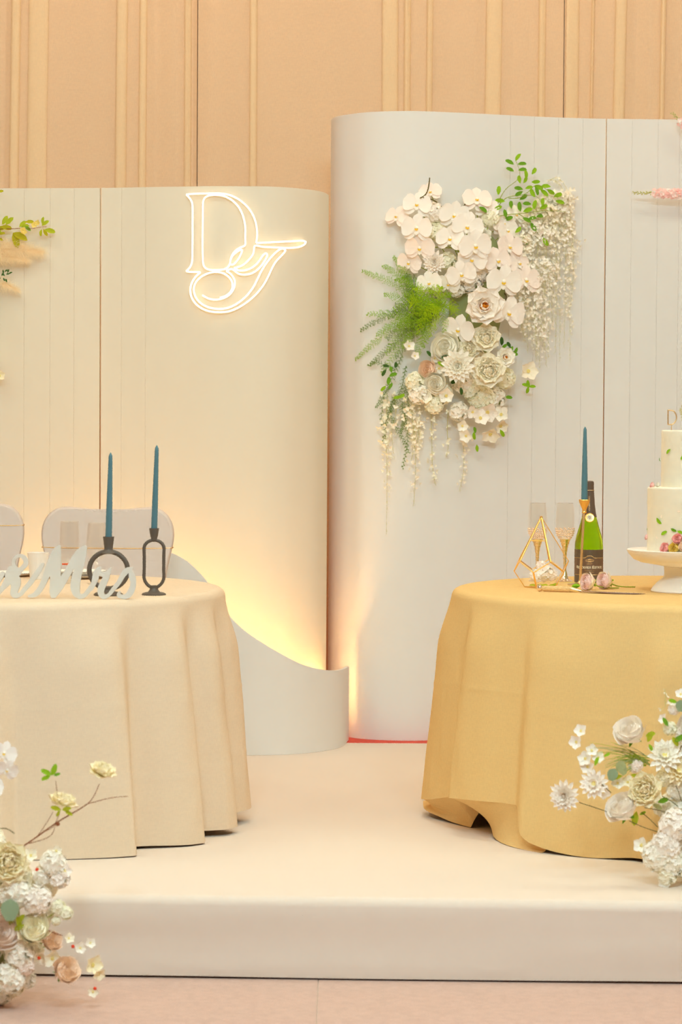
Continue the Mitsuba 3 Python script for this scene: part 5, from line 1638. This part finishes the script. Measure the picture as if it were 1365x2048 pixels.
A2b('hydrangea', 30, 1786, 36, 'petal_ivory', (0.1, -1, 0.1), 0.03); A2b('hydrangea', 74, 1800, 33, 'petal_white', (0.3, -1, 0), 0.03); A2b('hydrangea', 117, 1815, 17, 'petal_lime', (0.6, -1, 0.1)); A2b('hydrangea', 133, 1826, 15, 'petal_lime', (0.7, -1, 0)); A2b('hydrangea', 112, 1842, 11, 'petal_lime', (0.4, -1, -0.4))
A2b('rose', 69, 1862, 33, 'petal_cream', (0.25, -0.55, 0.75), 0.04); A2b('rose', 3, 1862, 40, 'petal_blush', (0.1, -1, 0.2), 0.04); A2b('rose', 102, 1884, 22, 'petal_peach', (0.5, -0.8, 0.3))
A2b('rose', 131, 1943, 29, 'petal_peach', (0.62, -0.6, 0.35), 0.02); A2b('blossom', 104, 1915, 22, 'petal_cream', (0.3, -1, -0.2)); A2b('blossom', 80, 1912, 18, 'petal_cream', (0.0, -1, -0.4))
A2b('hydrangea', 40, 1908, 34, 'petal_ivory', (0.2, -1, -0.1), 0.03); A2b('hydrangea', 18, 1956, 36, 'petal_ivory', (0.1, -1, -0.2), 0.03); A2b('hydrangea', 50, 1934, 22, 'petal_blush', (0.4, -1, -0.2), 0.03); A2b('hydrangea', -30, 1900, 40, 'petal_ivory', (0, -1, 0)); A2b('hydrangea', -30, 1790, 42, 'petal_cream', (0, -1, 0)); A2b('rose', -45, 1960, 40, 'petal_blush', (0, -1, 0))
A2b('blossom', 183, 1929, 24, 'petal_butter', (0.5, -0.9, 0.1)); A2b('blossom', 196, 1946, 16, 'petal_butter', (0.6, -0.9, -0.3)); A2b('blossom', 137, 1877, 13, 'petal_cream', (0.4, -1, 0.3)); A2b('blossom', 160, 1896, 14, 'petal_ivory', (0.4, -1, 0.2)); A2b('blossom', 180, 1886, 13, 'petal_ivory', (0.5, -1, 0.3)); A2b('blossom', 186, 1983, 13, 'petal_cream', (0.2, -1, -0.2))
for px, py, r, mm in [(0, 1810, 34, 'petal_cream'), (60, 1772, 26, 'petal_cream'), (84, 1830, 26, 'petal_ivory'), (62, 1900, 28, 'petal_ivory'), (24, 1872, 30, 'petal_ivory'), (5, 1985, 26, 'petal_ivory'), (-8, 1968, 36, 'petal_ivory'), (28, 1972, 24, 'petal_cream'), (55, 1960, 20, 'petal_ivory'), (-10, 1760, 34, 'petal_ivory'), (-30, 1980, 34, 'petal_cream'), (95, 1778, 22, 'petal_cream'), (40, 1750, 26, 'petal_cream')]:
    A2b('hydrangea', px, py, r, mm, (0.2, -1, 0), -0.03)
for px, py in ((74, 1739), (146, 1893), (78, 1916), (190, 1977)):
    obj('berry', moved(trimesh.creation.icosphere(2, 0.0045), trimesh.transformations.translation_matrix(at(px, py, ya - 0.045))), 'berry_red', A2, True)
tw = numbered(f'{A2}__brown_branch')
Z7 = lambda x, y: (x / 3.483, 1460 + y / 3.483)
for pts, r in [([(100, 850), (130, 830), (260, 742), (380, 655), (470, 600), (555, 550), (610, 515)], .0022), ([(260, 740), (320, 655), (370, 570)], .0012), ([(200, 790), (330, 750), (378, 690), (385, 650)], .0012), ([(380, 660), (400, 620), (415, 585)], .0012), ([(610, 515), (655, 460), (692, 375)], .0013), ([(610, 515), (740, 480), (810, 468), (890, 462)], .0012), ([(398, 455), (394, 400), (388, 355)], .0011), ([(300, 705), (350, 690), (378, 668)], .001)]:
    obj('twig', tube(spline([at(*Z7(a, b), ya - 0.01) for a, b in pts], 20), np.linspace(r, r * 0.7, 20), 6), 'twig', tw, True)
g = trimesh.creation.icosphere(2, 0.0055)
g.apply_translation(at(*Z7(402, 655), ya - 0.012))
obj('bud', g, 'twig', tw, True)
obj('twig', tube(spline([at(0, 1657, ya), at(15, 1658, ya), at(29, 1667, ya)], 10), 0.0014, 5), 'stem_dark', tw, True)
obj('twig', tube([at(84, 1775, ya - 0.01), at(93, 1753, ya - 0.01)], 0.0012, 5), 'stem_dark', tw)
obj('twig', tube([at(92, 1860, ya), at(125, 1871, ya)], 0.0014, 5), 'twig', tw)
obj('twig', tube([at(84, 1842, ya), at(108, 1827, ya)], 0.0016, 5), 'stem_green', tw)
for px, py, d, L, mm in [(104, 1551, 70, 26, 'leaf_bright'), (103, 1550, 150, 24, 'leaf_bright'), (101, 1552, 200, 20, 'leaf_bright'), (108, 1551, 20, 14, 'leaf_mid'), (122, 1620, 160, 22, 'leaf_olive'), (124, 1620, 15, 20, 'leaf_olive'), (120, 1621, 240, 14, 'leaf_olive'), (130, 1622, -25, 18, 'leaf_olive')]:
    a = math.radians(d)
    leaf(A2, at(px, py, ya - 0.035), (math.cos(a), -0.25, math.sin(a)), (0.2, -1, 0.3), L * PA, mm)
leaf(A2, at(20, 1842, ya - 0.075), (0.0, -0.05, 1), (0.1, -1, 0.1), 44 * PA, 'leaf_blue', ROUND_LEAF)
for px, py, d in [(20, 1850, 70), (34, 1846, 50), (40, 1855, 100), (28, 1860, 30)]:
    a = math.radians(d)
    leaf(A2, at(px, py, ya - 0.05), (math.cos(a), -0.3, math.sin(a)), (0.2, -1, 0.3), 24 * PA, 'leaf_olive')

# ------------------------------------------------------------------ low arrangement at the right, on the stage before the golden cloth
fill_base(A2, at(-45, 1850, ya + 0.07), np.array([0.11, 0.05, 0.21]), 46, 0.052, ('hydrangea', 'rose', 'peony'), ('petal_ivory', 'petal_cream', 'petal_white', 'petal_blush'), np.array([0, -0.5, 0.1]), np.array([0.9, -0.4, 0]))
A3 = thing('floor_flower_arrangement', 'low arrangement of white roses, daisies and hydrangea on the stage before the golden cloth', 'flower arrangement')
yb = 6.93
f0 = at(1440, 1650, yb + 0.07)
m = trimesh.creation.icosphere(3, 1.0)
m.apply_scale((0.10, 0.05, 0.24))
m.vertices[:, 2] = np.maximum(m.vertices[:, 2], 0.006 - f0[2])
m.apply_translation(f0)
obj('foam_base', m, 'foam_green', A3, True)
PB = yb / FOCAL
Z6 = lambda x, y: (1065 + x / 4.453, 1340 + y / 4.453)


def A3b(kind, x, y, r, m, n=(-0.1, -1, 0.2), off=0.0, **kw):
    return bloom(A3, kind, at(*Z6(x, y), yb - off), np.asarray(n) + rng.normal(0, 0.08, 3), r * PB, m, **kw)


A3b('rose', 872, 555, 33, 'petal_white', (-0.35, -0.65, 0.7), 0.02, var=0); A3b('dahlia', 300, 1120, 33, 'petal_white', (-0.4, -1, 0.1), 0.02); A3b('daisy', 560, 1015, 31, 'petal_white', (-0.3, -0.9, 0.3), 0.02, var=0)
A3b('blossom', 440, 545, 16, 'petal_white', (-0.4, -0.8, 0.4)); A3b('blossom', 400, 640, 17, 'petal_white', (-0.5, -0.8, 0.1)); A3b('blossom', 480, 790, 18, 'petal_ivory', (-0.4, -0.9, 0.2)); A3b('blossom', 530, 720, 15, 'petal_ivory', (-0.2, -1, 0.4)); A3b('blossom', 500, 860, 17, 'petal_white', (-0.4, -1, 0)); A3b('blossom', 590, 780, 15, 'petal_ivory', (-0.2, -1, 0.3)); A3b('blossom', 640, 1080, 18, 'petal_white', (-0.3, -1, 0)); A3b('blossom', 760, 1010, 16, 'petal_ivory', (0, -1, 0.4)); A3b('blossom', 850, 1000, 15, 'petal_cream', (0, -1, 0.4))
A3b('daisy', 1180, 770, 37, 'petal_ivory', (-0.1, -0.9, 0.4), 0.02, var=1); A3b('daisy', 1290, 900, 32, 'petal_butter', (0.1, -1, 0.2), 0.02, var=1); A3b('peony', 1010, 1075, 39, 'petal_butter', (-0.15, -1, 0.25), 0.04); A3b('rose', 805, 1235, 34, 'petal_white', (-0.55, -0.62, 0.5), 0.04, var=1)
A3b('hydrangea', 1290, 1390, 40, 'petal_white', (-0.1, -1, 0), 0.06); A3b('hydrangea', 1190, 1560, 34, 'petal_white', (-0.2, -1, 0), 0.06); A3b('hydrangea', 1120, 1650, 36, 'petal_ivory', (-0.3, -1, -0.2), 0.05); A3b('blossom', 980, 1560, 19, 'petal_ivory', (-0.6, -1, 0), 0.03); A3b('hydrangea', 1260, 1720, 34, 'petal_ivory', (0, -1, -0.3), 0.05); A3b('hydrangea', 1210, 1830, 22, 'petal_cream', (-0.1, -1, -0.3), 0.05); A3b('blossom', 1180, 1880, 15, 'petal_ivory', (-0.2, -1, -0.5), 0.05)
A3b('hydrangea', 1300, 1060, 26, 'petal_ivory', (0, -1, 0)); A3b('hydrangea', 1180, 960, 20, 'petal_lime', (0, -1, 0)); A3b('hydrangea', 920, 850, 17, 'petal_blush', (-0.1, -1, 0.3)); A3b('blossom', 1325, 220, 13, 'petal_white', (-0.2, -1, 0.4)); A3b('hydrangea', 1265, 345, 14, 'petal_white', (-0.3, -1, 0.3)); A3b('blossom', 1180, 440, 13, 'petal_blush', (-0.8, -0.5, 0.2)); A3b('hydrangea', 1335, 560, 15, 'petal_white', (-0.1, -1, 0)); A3b('hydrangea', 1230, 520, 16, 'petal_lime', (-0.3, -1, 0.1))
for x, y, r, kd in [(1480, 500, 40, 'rose'), (1560, 800, 44, 'peony'), (1480, 1150, 42, 'hydrangea'), (1600, 1250, 44, 'hydrangea'), (1500, 1600, 44, 'hydrangea'), (1620, 1600, 40, 'rose'), (1420, 700, 30, 'hydrangea')]:
    A3b(kd, x, y, r, 'petal_white')
for x, y, r, mm in [(1330, 1230, 34, 'petal_ivory'), (1250, 1180, 26, 'petal_cream'), (1330, 1500, 40, 'petal_white'), (1330, 860, 30, 'petal_cream'), (1330, 1700, 36, 'petal_ivory'), (1150, 1220, 20, 'petal_ivory'), (1230, 1480, 30, 'petal_white'), (1340, 1000, 26, 'petal_white'), (1330, 640, 22, 'petal_lime')]:
    A3b('hydrangea', x, y, r, mm, (0, -1, 0), -0.02)
for x, y, d, L, mm, rd in [(700, 985, 75, 26, 'leaf_blue', 1), (760, 900, 60, 24, 'leaf_pale', 1), (830, 930, 120, 22, 'leaf_pale', 1), (1030, 640, 70, 24, 'leaf_lime', 0), (1010, 590, 20, 22, 'leaf_lime', 0), (1040, 660, -60, 16, 'leaf_bright', 0), (930, 1260, -100, 30, 'leaf_lime', 0), (960, 1290, 30, 14, 'leaf_bright', 0), (640, 770, 30, 14, 'leaf_bright', 0), (560, 850, 70, 18, 'leaf_bright', 0), (1290, 290, 160, 18, 'leaf_bright', 0), (1320, 370, 90, 24, 'leaf_blue', 1), (1210, 500, 120, 20, 'leaf_mid', 0), (1270, 640, 40, 24, 'leaf_mid', 0), (1300, 680, 120, 22, 'leaf_olive', 0), (880, 930, -20, 20, 'leaf_olive', 0), (800, 940, 200, 20, 'leaf_olive', 0), (1120, 1180, 20, 24, 'leaf_mid', 0), (1160, 1240, 150, 22, 'leaf_pale', 0), (1180, 1740, 100, 12, 'leaf_olive', 0)]:
    a = math.radians(d)
    leaf(A3, at(*Z6(x, y), yb - 0.03), (math.cos(a), rng.uniform(-0.3, 0.1), math.sin(a)), (rng.uniform(-0.2, 0.2), -1, 0.3), L * PB, mm, ROUND_LEAF if rd else None)
gr = np.random.default_rng(31)
for k in range(46):
    x0, y0 = 1000 + gr.uniform(-60, 60), 800 + gr.uniform(-30, 60)
    x1, y1 = gr.uniform(480, 760), gr.uniform(640, 980)
    if y1 > 760:
        x1 = gr.uniform(640, 820)
    p = [at(*Z6(x0, y0), yb), at(*Z6((x0 + x1) / 2, (y0 + y1) / 2 - 30), yb - 0.01), at(*Z6(x1, y1), yb - 0.01)]
    obj('grass_blade', tube(spline(p, 10), np.linspace(0.0011, 0.0004, 10), 4), ('leaf_lime', 'stem_green', 'leaf_pale')[k % 3], A3, True)
for pts in ([(1120, 1105), (1240, 1170), (1300, 1215)], [(1000, 1225), (1150, 1255), (1290, 1300)], [(975, 1268), (1050, 1330), (1120, 1400)], [(865, 1342), (980, 1395), (1120, 1442)], [(420, 1180), (560, 1225), (690, 1270)], [(600, 1000), (650, 1045), (705, 1095)], [(1280, 1030), (1310, 1100), (1330, 1170)], [(275, 1155), (285, 1185), (305, 1215)]):
    obj('twig', tube(spline([at(*Z6(a, b), yb - 0.035) for a, b in pts], 10), 0.0012, 5), 'stem_dark', A3, True)
fl_, st_ = strand([at(*Z6(1185, 330), yb), at(*Z6(1190, 260), yb), at(*Z6(1182, 170), yb)], 950, 0.008, 0.3, 160, 0.006)
key = obj('blossom_strand', fl_, 'petal_cream', A3, True)
obj('stalk', st_, 'stem_soft', key)

fill_base(A3, at(1440, 1650, yb + 0.07), np.array([0.10, 0.05, 0.21]), 46, 0.052, ('hydrangea', 'rose', 'peony'), ('petal_ivory', 'petal_white'), np.array([0, -0.5, 0.1]), np.array([-0.9, -0.4, 0]))

# ------------------------------------------------------------------ arrangement at the left photo edge: leaf spray and dry plumes
A4 = thing('wall_flower_arrangement', 'leaf spray with dry beige plumes on left backdrop, cut by the photo edge', 'flower arrangement')
lw = lambda px, py, off: at(px, py, float(left_y(at(px, py, 9.9)[0])) - off)
Z4 = lambda x, y: (x / 6.205, 360 + y / 6.205)
f0 = lw(-75, 600, 0.05)
m = trimesh.creation.icosphere(3, 1.0)
m.apply_scale((0.11, 0.045, 0.24))
m.apply_translation(f0)
obj('foam_base', m, 'foam_green', A4, True)
B4 = numbered(f'{A4}__leafy_branch')
PL = 9.85 / FOCAL
obj('twig', tube(spline([lw(-60, 470, 0.06)] + [lw(*Z4(a, b), 0.06) for a, b in ((0, 610), (150, 605), (260, 600), (400, 602), (500, 585), (580, 580))], 30), np.linspace(0.002, 0.0007, 30), 5), 'twig', B4, True)
for x, y, d, L, mm in [(60, 500, 60, 20, 0), (115, 510, 45, 20, 0), (80, 590, -8, 22, 1), (20, 600, 190, 20, 1), (280, 545, 45, 18, 0), (370, 520, 5, 18, 1), (345, 600, -35, 14, 2), (310, 570, 10, 16, 0), (530, 500, 78, 13, 0), (560, 535, 35, 17, 0), (620, 630, -8, 22, 0), (508, 655, -105, 14, 0), (562, 650, -60, 15, 1), (245, 695, -22, 31, 1), (195, 740, -72, 31, 1), (20, 665, 20, 14, 1), (8, 735, -20, 10, 1), (5, 140, 10, 12, 1), (-40, 620, 150, 24, 0), (-60, 520, 60, 24, 0)]:
    a = math.radians(d)
    dv = np.array([math.cos(a), rng.uniform(-0.3, 0.3), math.sin(a)])
    leaf(B4, lw(*Z4(x, y), 0.06) - dv / np.linalg.norm(dv) * L * PL / 2, dv, (rng.uniform(-0.3, 0.3), -1, rng.uniform(0, 0.5)), L * PL * 1.05, ('leaf_lime', 'leaf_yellow', 'leaf_mid')[mm])
for x, y in [(280, 625), (425, 560), (470, 535), (300, 640)]:
    bloom(A4, 'blossom', lw(*Z4(x, y), 0.07), facing(0, 0, 0.3), 7 * PL, 'petal_yellow')


def plume(points, width, n, seed):
    r = np.random.default_rng(seed)
    p = spline(points, 40)
    t = np.gradient(p, axis=0)
    t /= np.linalg.norm(t, axis=1, keepdims=True)
    s = r.uniform(0, 1, n) ** 0.8
    k = np.minimum((s * 38).astype(int), 38)
    o = p[k] + (p[k + 1] - p[k]) * (s * 38 - k)[:, None]
    side = r.normal(0, 1, (n, 3)) * [1, 0.6, 1]
    d = t[k] * r.uniform(0.5, 1.4, n)[:, None] + side * 0.55 + [0, 0, -0.15]
    d /= np.linalg.norm(d, axis=1, keepdims=True)
    l = width * (np.sin(PI * (0.15 + 0.8 * s)) * 0.7 + 0.3) * r.uniform(0.4, 1.15, n)
    w = np.cross(d, [0, -1.0, 0])
    w /= np.linalg.norm(w, axis=1, keepdims=True) + 1e-9
    m = o + d * l[:, None] * 0.55 + side * 0.002
    e = o + d * l[:, None] + np.array([0, 0, -0.12]) * l[:, None]
    h = 0.00045
    v = np.stack([o - w * h, o + w * h, m - w * h, m + w * h, e], 1).reshape(-1, 3)
    b = np.arange(n)[:, None] * 5
    f = np.concatenate([b + [0, 1, 3], b + [0, 3, 2], b + [2, 3, 4]])
    return TM(v, f)


for pts, w, n in [([(-500, 900), (-150, 870), (200, 850), (560, 890)], .075, 1500), ([(-500, 960), (-100, 960), (150, 960), (380, 1010)], .055, 900), ([(-400, 1150), (-50, 1250), (120, 1310), (240, 1380)], .05, 600), ([(-400, 780), (-100, 760), (150, 790), (350, 830)], .045, 500)]:
    key = obj('dry_plume', plume([lw(*Z4(a, b), 0.05) for a, b in pts], w, n, int(1000 + n)), 'plume', A4)
    labels[key] = {'label': 'beige feathery plume', 'kind': 'stuff'}
for x, y, d in [(20, 1190, 60), (45, 1160, 100), (60, 1140, 40), (75, 1170, 10), (95, 1150, 70), (40, 1215, -60), (70, 1225, -70), (110, 1160, 20), (10, 1215, 200), (60, 1190, 140)]:
    a = math.radians(d)
    leaf(A4, lw(*Z4(x, y), 0.075), (math.cos(a), -0.2, math.sin(a)), (0.1, -1, 0.2), 7.5 * PL, 'leaf_dark', None, 'small_leaf')
bloom(A4, 'blossom', lw(-1, 752, 0.06), (0.2, -1, 0.1), 13 * PL, 'petal_butter')
bloom(A4, 'peony', lw(-40, 700, 0.1), (0.2, -1, 0), 34 * PL, 'petal_butter')
bloom(A4, 'hydrangea', lw(-60, 560, 0.1), (0.2, -1, 0), 36 * PL, 'petal_ivory')

fill_base(A4, lw(-75, 600, 0.05), np.array([0.11, 0.045, 0.22]), 40, 0.05, ('hydrangea', 'peony', 'blossom'), ('petal_ivory', 'petal_butter', 'petal_cream'), np.array([0, -0.8, 0]), np.array([1.0, -0.1, 0]) * 0.5)

# ------------------------------------------------------------------ arrangement at the right photo edge: pink flower spikes
A5 = thing('wall_flower_arrangement', 'pink flower spikes on the right backdrop, cut by the right photo edge', 'flower arrangement')
m = trimesh.creation.icosphere(3, 1.0)
m.apply_scale((0.09, 0.04, 0.17))
m.apply_translation(wall(1480, 400, 0.05))
obj('foam_base', m, 'foam_green', A5, True)
bloom(A5, 'hydrangea', wall(1450, 420, 0.1), (-0.2, -1, 0), 34 * PX, 'petal_pink')
bloom(A5, 'peony', wall(1460, 340, 0.1), (-0.2, -1, 0), 34 * PX, 'petal_blush')
for tip, start, full, seed in [((1264, 386), (1440, 394), 1302, 1), ((1343, 224), (1440, 330), 1358, 2)]:
    S = numbered(f'{A5}__flower_spike')
    r = np.random.default_rng(seed)
    a, b = wall(*start, 0.08), wall(*tip, 0.09)
    mid = (a + b) / 2 + [0, -0.01, 0.004]
    p = spline([a, mid, b], 60)
    obj('stalk', tube(p, np.linspace(0.0022, 0.0008, 60), 5), 'stem_soft', S, True)
    Lp = np.linalg.norm(b - a)
    n = int(Lp / 0.0042)
    d0 = (b - a) / Lp
    fl_ = 0
    for i in range(n):
        s = (i + 0.5) / n
        o = p[int(s * 59)]
        ang = i * 2.4
        rad = np.cross(d0, [0, 1.0, 0])
        out_ = rad * math.cos(ang) + np.array([0, -1.0, 0]) * abs(math.sin(ang))
        sfull = (full - start[0]) / (tip[0] - start[0])
        if s < sfull:
            sz = 0.0175 * (1 - 0.35 * s / sfull)
            M = frame(out_ + d0 * 0.2 + [0, -0.5, 0], r.uniform(0, 6), sz, o + out_ * 0.016 * (1 - 0.3 * s / sfull))
            ps = [turn(petal(1.0, 0.8, 0.2, 0.4, 3, 2, 0.6, 0.3), 2 * PI * q / 5 + r.uniform(-0.2, 0.2), 0.2 + r.uniform(-0.2, 0.3), 0.03) for q in range(5)]
            obj('floret', moved(join([TM(*q) for q in ps]), M), 'petal_pink' if i % 3 else 'petal_rosy', S, True)
        else:
            v, f = ball(1.0, (0, 0, 0), (0.6, 0.6, 1.2))
            M = frame(out_ * 0.6 + d0, 0, 0.0068 * (1.5 - s), o + out_ * 0.005)
            obj('bud', moved(TM(v, f), M), 'stem_soft', S, True)
fill_base(A5, wall(1480, 400, 0.05), np.array([0.10, 0.045, 0.18]), 40, 0.048, ('hydrangea', 'rose', 'blossom'), ('petal_blush', 'petal_pink', 'petal_ivory'), np.array([0, -0.8, 0]), np.array([-1.0, -0.1, 0]) * 0.5)
